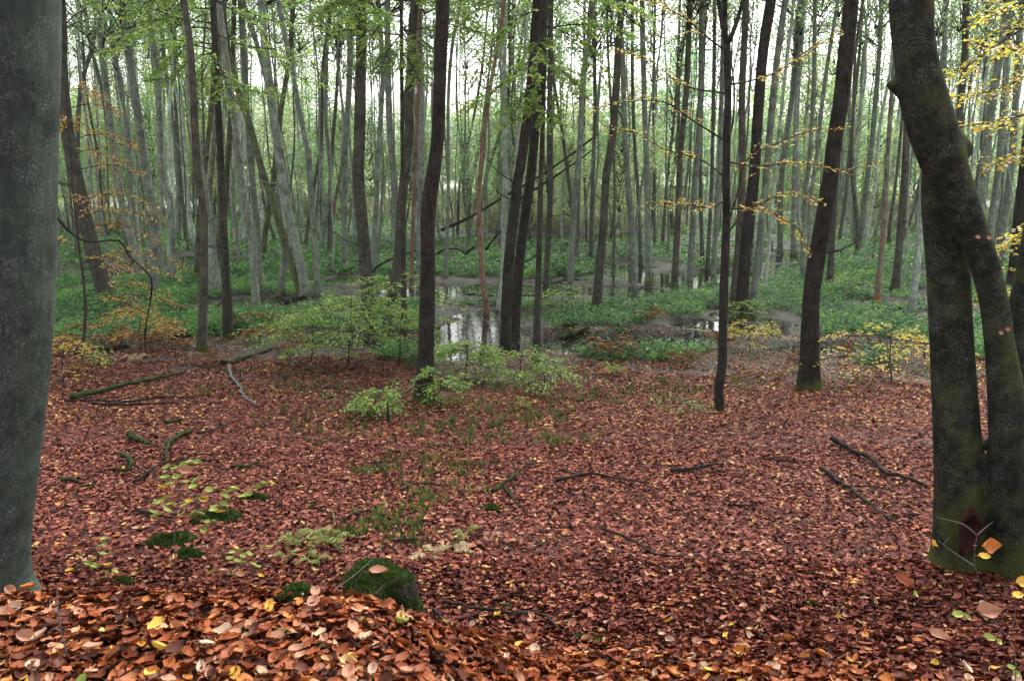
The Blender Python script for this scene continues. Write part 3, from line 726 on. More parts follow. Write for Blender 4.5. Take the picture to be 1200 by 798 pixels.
def blob(px, py, Y, r, px2, py2, r2):
    a, b = at(px, py, Y) - base, at(px2, py2, Y) - base
    tubes.append((spline(np.array([a, (a + b) / 2, b]), 8), np.linspace(r, r2, 8)))
blob(1085, 112, yr - .1, .12, 1038, 98, .022)       # stub of a lost branch
blob(1108, 172, yr - .1, .15, 1137, 178, .05)     # bulge
right_beech = beech('big mossy beech of two stems fused in a fork above the slope', tubes, base, (.017, .017, .014), .56, .019)
# dark rotten wound near its foot
w_c = at(1136, 622, yr - .19) - base
mb = MB()
th = np.linspace(0, 2 * np.pi, 18, endpoint=False)
ring = []
for s, dep in ((1.15, .0), (1.0, -.035), (.82, -.02), (.5, .03), (.1, .05)):
    rr = s * (1 + .12 * np.sin(3 * th + 1) + .1 * np.sin(5 * th))
    ring.append(np.stack([w_c[0] + rr * .075 * np.cos(th), np.full(18, w_c[1]) + dep + .03 * np.cos(th) * .4, w_c[2] + rr * .16 * np.sin(th)], 1))
V = np.vstack(ring); F = [(a * 18 + b, a * 18 + (b + 1) % 18, (a + 1) * 18 + (b + 1) % 18, (a + 1) * 18 + b) for a in range(4) for b in range(18)]
mb.add(V, F)
w_o = link('wound', mb.mesh('wound', M_ROT, True), right_beech); w_o['label'] = 'dark reddish rotten hollow near the foot of the beech'
cr = link('crown', CROWNS[1], right_beech, (-.4, .1, 9.5)); cr.scale = (1.8, 1.8, 1.0); cr.color = (1, 1, 1, 1)

# ------------------------------------------------------------------ leafy branches and young beeches
def spray(mbL, mbT, path, r0, ntw, twl, per, size, kind='hex', flat=.25, start=.2, seed=0, droop=.12):
    """one branch with alternate side twigs carrying alternate leaves in a flat spray"""
    r = np.random.default_rng(seed)
    path = spline(path, 14)
    add_tube(mbT, path, np.linspace(r0, .003, 14), 5)
    P, Dd, Nn = [], [], []
    for k in range(ntw):
        t = start + (1 - start) * (k + r.random()) / ntw
        q = t * 13; i0 = min(int(q), 12)
        p = path[i0] + (path[i0 + 1] - path[i0]) * (q - i0)
        d = path[i0 + 1] - path[i0]; d /= np.linalg.norm(d) + 1e-9
        sd = np.cross(d, (0, 0, 1)); sd /= np.linalg.norm(sd) + 1e-6
        s = 1 if k % 2 else -1
        td = d * .75 + sd * s * r.uniform(.5, 1.1) + np.array((0, 0, r.normal(0, flat)))
        td /= np.linalg.norm(td)
        L = twl * r.uniform(.5, 1.2) * (1.15 - .6 * t)
        e = p + td * L + np.array((0, 0, -droop * L))
        m_ = (p + e) / 2 + np.array((0, 0, .08 * L))
        tw = spline([p, m_, e], 6)
        add_tube(mbT, tw, np.linspace(min(r0 * .4, .006), .0015, 6), 3)
        n = max(2, int(per * L / twl))
        for a in range(n):
            u = .15 + .85 * (a + r.random() * .5) / n
            ii = min(int(u * 5), 4)
            pp = tw[ii] + (tw[ii + 1] - tw[ii]) * (u * 5 - ii)
            lat = np.cross(td, (0, 0, 1))
            ld = td * .7 + lat * (1 if a % 2 else -1) * r.uniform(.4, 1.1) + np.array((0, 0, r.normal(-.15, .3)))
            P.append(pp); Dd.append(ld); Nn.append((r.normal(0, .4), r.normal(0, .4), 1))
    P, Dd, Nn = np.array(P), np.array(Dd), np.array(Nn)
    v, f = leaves(P, Dd, Nn, size * r.uniform(.65, 1.2, len(P)), .62, kind, .1)
    mbL.add(v, f)

def young_beech(name, label, base, stem, branches, mleaf, size=.06, ntw=8, twl=.5, per=6, r0=.02, cat='young tree', stemr=None, group=None, seed=1, smat=None, flat=.25):
    base = np.array((base[0], base[1], hz(base[0], base[1])))
    root = empty(name, base, label, cat, group)
    mbT, mbL = MB(), MB()
    S = spline(np.array(stem) - base, 24)
    S = np.vstack([S[0] - np.array((0, 0, .15)), S])
    ms = MB(); add_tube(ms, S, np.linspace(stemr or r0 * 1.5, r0 * .35, 25), 8, rough=.08)
    tr = link('stem', ms.mesh('stem', smat or M_TWIG, True), root)
    for k, br in enumerate(branches):
        spray(mbL, mbT, np.array(br) - base, r0 * .5, ntw, twl, per, size, seed=seed * 100 + k, flat=flat)
    link('branches' if False else 'branchwork', mbT.mesh('branchwork', M_TWIG), root)
    link('foliage', mbL.mesh('foliage', mleaf), root)
    return root
def rb(S, t, length, az, up=0.1, droop=.1):
    """branch starting at fraction t of a stem polyline"""
    S = spline(S, 20); p = S[int(t * 19)]
    d = np.array((math.cos(az), math.sin(az), 0))
    return [p, p + d * length * .5 + np.array((0, 0, up * length * .7)), p + d * length + np.array((0, 0, (up - droop) * length))]

# orange young beech behind the left trunk
b = G(95, 425); Yo = b[1]
stem = [b, at(100, 360, Yo), at(88, 250, Yo), at(80, 150, Yo), at(76, 90, Yo)]
br = [rb(stem, t, l, a, .15, .2) for t, l, a in [(.30, 1.6, .1), (.34, 1.7, .6), (.38, 1.5, -.5), (.42, 1.9, .2), (.46, 1.3, 2.8), (.5, 1.7, -.2), (.54, 1.5, .5), (.58, 1.3, -.8), (.62, 1.5, .1), (.66, 1.2, 3.4),
                                       (.7, 1.3, .4), (.74, 1.1, -.4), (.8, 1.2, .1), (.85, .9, 2), (.9, .9, .3), (.26, 1.8, .3), (.24, 1.5, -.3), (.2, 1.7, 0), (.96, .7, -.2)]]
young_beech('young_beech', 'young beech with orange and yellow leaves behind the massive left trunk', b, stem, br, M_BEECHO, .068, 16, .5, 9, .022, seed=2)
# crooked bare branch in front of it belongs to the same thicket
# low green beeches in front of the pool
for (px, py, top, lab, sd, spread, mleaf) in [
    (408, 432, 345, 'broad green beech sapling with layered sprays before the pool', 3, 1.25, M_BEECHG),
    (468, 430, 322, 'yellow green beech sapling beside the crooked trunk before the pool', 4, 1.05, M_BEECHG),
    (365, 425, 352, 'green beech sapling below the leaning mossy alder', 5, 1.1, M_BEECHG),
    (545, 446, 400, 'small yellowish beech shoot between the black trunk and the pool', 6, .5, M_BEECHG)]:
    b = G(px, py); Ys = b[1]
    stem = [b, at(px + 2, (py + top) / 2, Ys), at(px + 4, top, Ys)]
    r_ = random.Random(sd)
    br = [rb(stem, r_.uniform(.3, .98), spread * r_.uniform(.6, 1.15), a + r_.uniform(-.3, .3), .12, .15) for a in np.linspace(0, 6.28, 13)[:-1]]
    br += [rb(stem, r_.uniform(.2, .75), spread * r_.uniform(.9, 1.35), a, .1, .15) for a in (-.1, 3.2, .35, 2.7, -.5)]
    young_beech('beech_sapling', lab, b, stem, br, mleaf, .075, 15, .5, 9, .014, 'sapling', seed=sd, flat=.12)
# shrubs about the twin trunks and on the rim
for (px, py, top, lab, sd, spread, ml) in [
    (612, 455, 400, 'bushy green sapling at the foot of the leaning dark pair', 7, .8, M_BEECHG),
    (640, 462, 425, 'low green sapling beside the leaning dark pair, on the litter edge', 8, .6, M_BEECHG),
    (660, 372, 335, 'yellowish shrub under the straight brown alder', 9, .9, M_BEECHG),
    (880, 412, 380, 'low yellow green sapling between the forked tree and leaning trunk', 10, .8, M_BEECHL),
    (1045, 450, 375, 'wide yellow leaved beech sapling left of the big mossy beech', 11, 1.5, M_BEECHL),
    (1085, 430, 385, 'yellow leaved sapling peeping out behind the big mossy beech', 12, 1.0, M_BEECHL),
    (870, 380, 350, 'green sapling at the foot of the thick leaning brown trunk', 13, .8, M_BEECHG),
    (1000, 345, 318, 'pale green sapling behind the dark leaning mossy footed trunk', 14, 1.0, M_BEECHG),
    (440, 492, 462, 'small green sapling left of the nearly black trunk', 15, .32, M_BEECHG),
    (518, 480, 432, 'slender sapling with few leaves touching the nearly black trunk', 16, .4, M_BEECHG),
    (75, 455, 392, 'green and yellow leaved sapling beside the massive left trunk', 17, .7, M_BEECHY),
    (165, 412, 360, 'low orange leaved beech sapling among brown bracken', 18, 1.1, M_BEECHO),
    (1175, 420, 260, 'tall yellow leaved sapling behind the right stem of the big beech', 19, 1.1, M_BEECHL)]:
    b = G(px, py); Ys = b[1]
    stem = [b, at(px - 2, (py + top) / 2, Ys), at(px + 3, top, Ys)]
    r_ = random.Random(sd)
    br = [rb(stem, r_.uniform(.3, .98), spread * r_.uniform(.5, 1.1), a + r_.uniform(-.3, .3), .12, .15) for a in np.linspace(0, 6.28, 12)[:-1]]
    young_beech('beech_sapling', lab, b, stem, br, ml, .068, 9, .38, 7, .011, 'sapling', seed=sd, flat=.15)

# small forked tree with long thin yellow-leaved branches
b = G(845, 482); Yf = b[1]
PT = lambda x, y, dy=0: at(x, y, Yf + dy)
root = empty('young_beech', b, 'small dark forked tree with long thin branches and sparse yellow leaves', 'young tree')
fx = [(845, 482), (842, 460), (846, 430), (847, 402), (848, 344), (851, 272), (851, 214), (852, 165), (853, 110), (852, 52)]
S = spline(np.array([PT(*q) for q in fx]) - b, 50)
S = np.vstack([S[0] - np.array((0, 0, .2)), S])
mb = MB(); add_tube(mb, S, np.concatenate([[.1], np.linspace(.075, .05, 50)]), 12, rough=.06)
for q in ([(852, 54), (846, 28), (842, 0), (836, -60), (826, -160)], [(852, 56), (850, 30), (850, 0), (852, -80), (856, -190)], [(852, 54), (861, 33), (871, 0), (886, -60), (900, -150)], [(851, 170), (859, 143), (860, 97), (857, 69), (862, 10)]):
    Q = spline(np.array([PT(*z) for z in q]) - b, 14); add_tube(mb, Q, np.linspace(.036 if q[0][1] < 100 else .018, .008, 14), 8)
t_ = link('trunk', mb.mesh('trunk', M_BARK, True), root); t_.color = (.025, .022, .02, 0)
mL, mT = MB(), MB()
for k, (q, dys) in enumerate([
    ([(850, 165), (814, 143), (779, 120), (740, 119), (690, 128)], (0, -.3, -.5, -.6, -.7)),
    ([(852, 210), (823, 188), (776, 174), (750, 158), (715, 150)], (0, .3, .5, .7, .9)),
    ([(853, 262), (864, 229), (875, 188), (911, 168), (950, 154), (990, 150)], (0, -.1, -.2, -.3, -.3, -.2)),
    ([(852, 275), (875, 247), (896, 245), (919, 259), (936, 268), (945, 290)], (0, .1, .2, .2, .3, .3)),
    ([(851, 60), (830, 45), (800, 20), (770, 5), (740, -10)], (0, .1, .2, .3, .3)),
    ([(852, 100), (880, 95), (910, 85), (945, 60), (985, 40)], (0, -.3, -.5, -.6, -.7)),
    ([(851, 235), (830, 243), (800, 240), (770, 238)], (0, -.3, -.6, -.8)),
    ([(852, 190), (890, 195), (940, 190), (985, 200), (1030, 190)], (0, .4, .6, .8, .9)),
    ([(852, 110), (800, 100), (760, 70), (720, 60)], (0, .4, .8, 1.0)),
    ([(853, 245), (880, 243), (920, 228), (960, 236)], (0, -.4, -.7, -.9))]):
    pts = np.array([PT(*z, d_) for z, d_ in zip(q, dys)]) - b
    spray(mL, mT, pts, .016, 22, .40, 7, .062, seed=900 + k, flat=.22, start=.22)
link('branchwork', mT.mesh('branchwork', M_TWIG), root); link('foliage', mL.mesh('foliage', M_BEECHY), root)

# hanging green boughs: each on a tree that stands here, high up
def boughs(root_label, px, py, wpx, topx, spec, ml, seed, kindcol=(.04, .037, .03), size=.062, extra=10, dens=1.0):
    b = G(px, py); Yb = b[1]
    root = empty('beech_tree', b, root_label, 'tree')
    S = spline(np.array([b, at((px + topx) / 2, py / 2, Yb), at(topx, 0, Yb), at(topx + (topx - px) * .8, -420, Yb)]) - b, 40)
    S = np.vstack([S[0] - np.array((0, 0, .2)), S])
    d0 = np.linalg.norm(b - np.array((0, 0, CAMZ)))
    mb = MB(); add_tube(mb, S, np.concatenate([[wpx * .7], np.linspace(wpx / 2, wpx * .15, 40)]) * d0 / FPX * np.concatenate([[1], 1 + .5 * np.exp(-np.linspace(0, 12, 40))]), 12, rough=.1, seed=seed)
    t = link('trunk', mb.mesh('trunk', M_BARK, True), root); t.color = (*kindcol, .05)
    mL, mT = MB(), MB()
    r_ = random.Random(seed)
    for k in range(extra):      # more boughs all round the stem
        y0 = r_.uniform(-110, 60); x1 = topx + r_.choice((-1, 1)) * r_.uniform(60, 150); sag = r_.uniform(5, 45)
        spec = spec + [([(topx, y0), ((topx + x1) / 2, y0 - 4), (x1, y0 + sag)], r_.uniform(-1.6, 1.6))]
    for k, (q, dy) in enumerate(spec):
        n = len(q)
        pts = np.array([at(x, y, Yb + dy * i_ / (n - 1)) for i_, (x, y) in enumerate(q)]) - b
        spray(mL, mT, pts, .018, int(34 * dens), .55, int(15 * dens), size * 1.35, seed=seed * 50 + k, flat=.3, start=.12)
    link('branchwork', mT.mesh('branchwork', M_TWIG), root); link('foliage', mL.mesh('foliage', ml), root)
    return root
boughs('thin dark beech with fresh green boughs spread before the leaning alders', 268, 398, 9, 250,
       [([(250, 0), (280, 10), (320, 25), (370, 30), (410, 45)], -1.0), ([(252, 40), (290, 55), (330, 60), (375, 85)], -.8), ([(254, 60), (225, 70), (200, 90), (170, 95)], -.6), ([(256, 85), (290, 105), (330, 112)], -1.2),
        ([(250, 10), (220, 12), (190, 30), (160, 40)], -1.5), ([(255, 70), (270, 110), (285, 130)], -1.4), ([(250, -20), (300, -15), (360, 0), (420, 8)], .6), ([(250, -30), (200, -15), (150, -5), (110, 10)], .4), ([(253, 50), (235, 95), (228, 130)], -1), ([(250, 0), (300, 30), (340, 85), (390, 105)], .5)], M_BEECHG, 31)
boughs('thin dark beech with green boughs hanging before the leaning dark pair', 628, 425, 7, 640,
       [([(640, 10), (610, 20), (580, 50), (560, 95)], -1), ([(638, 60), (605, 85), (575, 110), (545, 130)], -1), ([(636, 90), (610, 120), (600, 145)], -1.2), ([(640, 30), (665, 40), (690, 55), (700, 90)], -.8), ([(638, 70), (660, 85), (680, 110)], -.7),
        ([(637, 100), (640, 130), (650, 150)], -1.2), ([(640, 0), (680, -5), (730, 5), (760, 20)], -.5), ([(640, -10), (600, -10), (560, 10), (530, 40)], .5), ([(638, 40), (625, 60), (615, 90)], -1.5)], M_BEECHG, 32)
boughs('slim beech with green boughs among the grey alders near the crooked trunk', 474, 412, 6, 470,
       [([(470, 10), (450, 25), (435, 45), (425, 70)], -1), ([(470, 30), (490, 50), (500, 75), (510, 85)], -1), ([(470, 40), (455, 60), (445, 85)], -.8), ([(470, 0), (500, 0), (530, 15), (560, 40)], .8), ([(470, 60), (480, 75), (490, 95)], -1.2), ([(470, -10), (440, -10), (400, 0), (370, 15)], -.5)], M_BEECHG, 33)
boughs('beech with golden leaved boughs reaching in beside the big mossy beech', 1262, 520, 26, 1290,
       [([(1280, 20), (1230, 20), (1180, 45), (1130, 80), (1100, 95)], -.6), ([(1278, 60), (1220, 80), (1170, 105), (1110, 115)], .3), ([(1278, 110), (1230, 125), (1180, 140), (1120, 150)], .6), ([(1275, 130), (1240, 150), (1200, 180), (1160, 195)], 0),
        ([(1285, 10), (1240, 0), (1190, 5), (1150, 20)], .4), ([(1272, 240), (1230, 255), (1195, 275), (1165, 300)], .4), ([(1270, 300), (1230, 320), (1190, 345)], .2), ([(1275, 60), (1240, 55), (1200, 60), (1150, 55)], .8)], M_BEECHL, 34, size=.05, extra=0, dens=.8)

# ------------------------------------------------------------------ fallen trunks and branches
def fallen(name, label, pts, wpx, mossy=False, lift=.3, Y=None, cat=None, group=None, branch=None, m=None, n=22, taper=.45):
    if Y is None:
        W = []
        for x, y in pts:
            p = G(x, y); W.append(p)
        W = np.array(W)
    else: W = np.array([at(x, y, Y if np.isscalar(Y) else Y[k]) for k, (x, y) in enumerate(pts)])
    b = W[0].copy()
    d = np.linalg.norm(b - np.array((0, 0, CAMZ)))
    r = wpx / 2 * d / FPX
    if Y is None: W[:, 2] += r * lift
    S = spline(W, n)
    if Y is None:
        S[:, 2] = np.maximum(S[:, 2], hgt(S[:, 0], S[:, 1]) + r * lift + .045 * (S[:, 1] < 15.5))
        S[:, 2] += np.array([random.uniform(-.3, .35) for _ in S]) * r
        S[:, :2] += rng.normal(0, .35, (n, 2)) * r
    mb = MB(); add_tube(mb, S - b, np.linspace(r, r * taper, n) * rng.uniform(.82, 1.12, n), 9, rough=.3, seed=random.randint(0, 99))
    if branch:
        for t, az, L in branch:
            p = S[int(t * (n - 1))] - b
            e = p + np.array((math.cos(az), math.sin(az), 0)) * L
            mid_ = (p + e) / 2 + np.array((0, 0, L * .08))
            for q in (mid_, e): q[2] = max(q[2], hz(q[0] + b[0], q[1] + b[1]) - b[2] + r * .3)
            add_tube(mb, spline([p, mid_, e], 8), np.linspace(r * .5, r * .15, 8), 6, rough=.15)
    o = link(name, mb.mesh(name, m or (M_MOSSWOOD if mossy else M_DEAD), True), None, b)
    return tag(o, label, cat or ('log' if name == 'fallen_log' else 'branch'), group)

fallen('fallen_log', 'long dead trunk leaning across the swamp with a broken reddish end', [(517, 270), (550, 255), (587, 233), (640, 202), (702, 157)], 4, Y=[33, 33.5, 34, 35, 36], n=20, taper=.5)
fallen('fallen_log', 'thinner dead stem lying parallel to the leaning dead trunk', [(600, 238), (640, 214), (672, 192), (703, 170)], 3, Y=[35.5, 35.7, 36, 36.3], n=16)
fallen('fallen_log', 'dark arched log rising from the ground behind the crooked trunk', [(434, 326), (440, 314), (452, 307), (466, 300), (481, 295), (496, 293)], 3.4, Y=[29.5, 29.5, 29.6, 29.8, 30, 30])
fallen('fallen_log', 'dark curved log on green ground behind the nearly black trunk', [(508, 300), (520, 293), (535, 292), (547, 298)], 3, Y=[33] * 4)
fallen('fallen_log', 'short slanting dead stem on green ground beyond the pool', [(569, 293), (578, 281), (590, 266)], 3.5, Y=[33] * 3)
fallen('fallen_log', 'stubby leaning dead stem beside the curved log', [(543, 300), (549, 295), (558, 288)], 4.5, Y=[33] * 3)
fallen('fallen_log', 'dark log floating in the stream', [(530, 347), (560, 347), (600, 347), (636, 347)], 4, lift=.8)
fallen('fallen_log', 'mossy log lying beside the muddy pool', [(646, 395), (665, 391), (680, 389), (692, 387)], 9, lift=.7, mossy=True)
fallen('fallen_log', 'short mossy log half sunk in the muddy pool', [(728, 403), (742, 402), (754, 403)], 5, lift=.8, mossy=True)
fallen('fallen_log', 'grey stick pointing into the right pool', [(792, 400), (803, 395), (815, 388)], 4, lift=.8, m=M_GREYTWIG)
fallen('fallen_branch', 'thin pale stick leaning against the brown grey alder', [(697, 333), (706, 340), (716, 350)], 2.5, Y=[24.2, 24, 23.6], m=M_GREYTWIG)
fallen('fallen_log', 'thick dark mossy log lying along the left edge of the litter', [(85, 470), (120, 463), (150, 455), (190, 446), (215, 442)], 6.5, lift=.5, mossy=True)
fallen('fallen_log', 'dark log under the bracken left of the slim dark tree', [(90, 418), (112, 415), (140, 412), (150, 410)], 9, lift=.8)
fallen('fallen_log', 'mossy log slanting up from the litter towards the sapling', [(262, 430), (285, 422), (310, 414), (335, 407)], 6, lift=.6, mossy=True)
fallen('fallen_log', 'dark log behind the slim dark tree with mossy foot', [(205, 398), (225, 393), (262, 385)], 9, lift=.8)
fallen('fallen_log', 'dark root log at the foot of the leaning mossy alder', [(335, 357), (347, 353), (362, 350)], 6, lift=.8)
fallen('fallen_branch', 'long thin bare branch lying level below the mossy log', [(75, 474), (115, 473), (150, 474), (190, 470), (240, 466)], 3, branch=[(.4, .5, .8), (.7, -.3, .7)])
fallen('fallen_branch', 'second thin branch crossing the litter below the mossy log', [(105, 476), (140, 478), (170, 477), (205, 476)], 3)
fallen('fallen_branch', 'grey twisted branch with a sharp bend on the litter', [(268, 432), (272, 446), (282, 458), (286, 470), (300, 479)], 4, m=M_GREYTWIG)
fallen('fallen_branch', 'short mossy branch with a dark broken end', [(152, 514), (158, 519), (166, 523), (176, 525)], 6, mossy=True, lift=.6)
fallen('fallen_branch', 'curved mossy branch arching over the leaf litter', [(226, 512), (212, 516), (200, 523), (195, 535), (193, 545)], 5, mossy=True, lift=.7)
fallen('fallen_branch', 'hooked mossy branch lying in two bends', [(144, 538), (150, 543), (154, 551), (150, 556), (133, 557)], 6, mossy=True, lift=.6)
fallen('fallen_branch', 'small mossy stick left of the hooked branch', [(73, 570), (82, 569), (94, 571)], 5, mossy=True, lift=.6)
fallen('fallen_branch', 'forked dark branch running behind the pale green sapling', [(158, 570), (175, 558), (190, 549), (205, 545), (240, 545), (272, 542)], 4, branch=[(.2, 2.6, .5), (.35, -1.2, .55), (.6, .4, .5)])
fallen('fallen_branch', 'dark stick lying under the pale green sapling', [(160, 606), (180, 609), (203, 614)], 4, lift=.7)
fallen('fallen_branch', 'thin dark branch on the litter above the curved mossy branch', [(232, 512), (250, 508), (268, 500)], 3)
fallen('fallen_branch', 'low mossy stick on litter behind the pale green sapling', [(272, 552), (290, 551), (304, 547)], 4, mossy=True)
fallen('fallen_branch', 'short mossy stick lying near the litter edge', [(193, 500), (205, 498), (215, 495)], 4, mossy=True)
fallen('fallen_branch', 'curved bare branch lying in the middle of the leaf litter', [(652, 570), (668, 566), (685, 562), (702, 562), (718, 566), (735, 569), (757, 573)], 4, lift=.8, branch=[(.3, 2.9, .35)])
fallen('fallen_branch', 'thick bare stick lying right of the curved bare branch', [(787, 560), (805, 557), (825, 553), (848, 550)], 5, lift=.8)
fallen('fallen_branch', 'bent thin stick with pale tip beside the mossed stick', [(590, 577), (598, 586), (606, 595), (619, 609)], 3, lift=.8)
fallen('fallen_branch', 'stick sleeved in green moss with a bare dark end', [(578, 581), (590, 573), (600, 566), (610, 556), (625, 546)], 5, mossy=True, lift=.7)
fallen('fallen_branch', 'long thin wavy twig lying on the open litter', [(706, 628), (725, 635), (745, 643), (765, 658), (785, 661), (800, 662)], 3, lift=.9, branch=[(.75, 2.3, .3)])
fallen('fallen_branch', 'thick curved branch ending at the big mossy beech', [(975, 520), (1000, 535), (1020, 545), (1035, 560), (1060, 568), (1085, 580)], 6, lift=.8)
fallen('fallen_branch', 'thin dark branch pointing at the foot of the big mossy beech', [(962, 556), (985, 572), (1010, 592), (1035, 612), (1054, 624)], 4.5, lift=.8, branch=[(.35, -.4, .5)])
fallen('fallen_branch', 'short straight twig above the thin dark branch', [(900, 544), (925, 546), (945, 547)], 3)
fallen('fallen_branch', 'small dark stick half buried in the open litter', [(853, 597), (870, 600), (888, 598)], 4)
fallen('fallen_branch', 'short dark twig near the brown fern', [(462, 640), (490, 640), (510, 643)], 3)
fallen('fallen_branch', 'thin twig lying behind the mossy stump', [(410, 612), (430, 606), (452, 612)], 3)
fallen('fallen_branch', 'forked dark twig lying on the bank below the open litter', [(520, 716), (560, 722), (600, 730), (625, 728), (645, 738), (660, 752)], 4, lift=.9, branch=[(.55, -2.8, .25), (.7, .9, .2)])
fallen('fallen_branch', 'twig pointing down the bank right of the stump', [(509, 722), (517, 733), (526, 743)], 4)
fallen('fallen_branch', 'thin dark twig lying above the open litter rim', [(690, 430), (705, 428), (720, 432)], 4)
fallen('fallen_branch', 'dark twig on the litter left of the small forked tree', [(440, 545), (452, 560), (462, 575)], 3)
fallen('fallen_branch', 'thin dark stick between the stump and the grass tufts', [(470, 580), (490, 572), (520, 575)], 3)
fallen('fallen_branch', 'upright dead twig on the litter left of the nearly black trunk', [(456, 500), (455, 488), (454, 472)], 4, Y=[G(456, 500)[1]] * 3)

# crooked dead bough by the left trunk
fallen('fallen_branch', 'crooked bare bough arching in front of the orange young beech', [(64, 252), (85, 275), (105, 284), (140, 282), (152, 302), (165, 312), (178, 330), (170, 390), (172, 418)], 2.2, Y=[14.0, 14.3, 14.6, 14.8, 15, 15, 15.2, 15.4, float(G(172, 418)[1])], n=26, taper=.6)

# ------------------------------------------------------------------ stump and moss
def mossy(name, label, c, prof, nseg=28, seed=0, tufts=1500, tsize=.018, cat='stump', squash=1.0, thr=.62, body=None, ridge=0.0):
    """a lathe-like lump with uneven outline, bark below and moss tufts on it"""
    r = np.random.default_rng(seed)
    th = np.linspace(0, 2 * np.pi, nseg, endpoint=False)
    V = []
    for rad, z in prof:
        k = 1 + .22 * (vnoise(np.cos(th) * 1.6 + seed, np.sin(th) * 1.6 + z * 3, seed) - .5) * 2 + ridge * (np.abs(np.sin(th * 5.5 + seed + np.sin(th * 3))) - .5)
        V.append(np.stack([rad * k * np.cos(th) * squash, rad * k * np.sin(th), np.full(nseg, z) + .02 * np.sin(th * 2 + seed)], 1))
    n = len(prof)
    V = np.vstack(V + [np.array([[0, 0, prof[-1][1] + .005]])])
    F = np.array([(a * nseg + b, a * nseg + (b + 1) % nseg, (a + 1) * nseg + (b + 1) % nseg, (a + 1) * nseg + b) for a in range(n - 1) for b in range(nseg)])
    C_ = np.array([((n - 1) * nseg + b, (n - 1) * nseg + (b + 1) % nseg, n * nseg) for b in range(nseg)])
    mb = MB(); mb.add(V, F); mb.f.append(C_); mb.m.append(np.zeros(len(C_), np.int32))
    root = empty(name, c, label, cat)
    link('body', mb.mesh('body', body or M_MOSSWOOD, True), root)
    if tufts:
        # tufts cover the top and most of the sides
        fi = r.integers(0, len(F), tufts * 3); q = V[F[fi]]
        w = r.dirichlet((1, 1, 1, 1), len(fi))
        p = (q * w[..., None]).sum(1)
        nr = np.cross(q[:, 1] - q[:, 0], q[:, 3] - q[:, 0]); nr /= np.linalg.norm(nr, axis=1)[:, None] + 1e-9
        cover = vnoise(p[:, 0] * 14 + 3, p[:, 2] * 14 + p[:, 1] * 9, seed + 5) + .5 * np.clip(nr[:, 2], 0, 1) + .35 * (p[:, 2] / prof[-1][1])
        keep = cover > thr
        p, nr = p[keep], nr[keep]
        top = r.normal(0, 1, (tufts, 2)) * prof[-1][0] * .6
        p = np.vstack([p, np.c_[top[:, 0] * squash, top[:, 1], np.full(tufts, prof[-1][1])]]); nr = np.vstack([nr, np.tile((0, 0, 1.0), (tufts, 1))])
        d = nr + r.normal(0, .55, p.shape)
        v, f = leaves(p, d, r.normal(0, 1, p.shape), tsize * r.uniform(.6, 1.4, len(p)), .3, 'diamond')
        mo = link('moss', MB().add(v, f).mesh('moss', M_MOSSB), root); mo['kind'] = 'stuff'
    return root
sx_, sy_ = at(446, 715, 3.5)[:2]
sz_ = hz(sx_, sy_)
stz = max(at(446, 672, 3.5)[2] - sz_, .2)
mossy('mossy_stump', 'short tree stump thickly covered in green moss on the bank crest', (sx_, sy_, sz_), [(.24, -.1), (.205, 0), (.185, stz * .3), (.175, stz * .6), (.162, stz * .82), (.125, stz * .96), (.05, stz)], seed=3, tufts=6000, thr=.78, tsize=.016, body=M_DEAD, ridge=.13, nseg=56)
for (px, py, r_, lab, sd) in [(146, 690, .10, 'bright green moss cushion on the bank crest near the massive trunk', 4), (345, 706, .10, 'low green moss cushion on the crest left of the stump', 5),
                              (118, 688, .05, 'small moss pad beside the bright green cushion', 6), (592, 717, .05, 'tiny moss pad on the litter below the bank', 8),
                              (690, 758, .07, 'flat green moss pad at the right end of the bank', 9), (953, 715, .06, 'small dark mossy stub in the open litter', 10), (575, 600, .09, 'dark moss lump beside the bent thin stick', 11),
                              (101, 575, .07, 'round moss lump left of the hooked mossy branch', 12), (200, 640, .16, 'dark green moss patch below the pale green sapling', 13), (255, 610, .18, 'dark moss cushion under the right sprays of the pale green sapling', 14),
                              (300, 588, .12, 'small dark moss cushion at the tip of the pale green sapling', 15), (225, 655, .12, 'moss patch nearest the fern fronds on the hollow side', 16)]:
    c = G(px, py)
    mossy('moss_cushion', lab, c, [(r_ * .8, -.03), (r_ * .78, .0), (r_ * .62, r_ * .22), (r_ * .35, r_ * .36), (r_ * .08, r_ * .4)], nseg=16, seed=sd, tufts=1400, tsize=.02, cat='moss', squash=1.5)

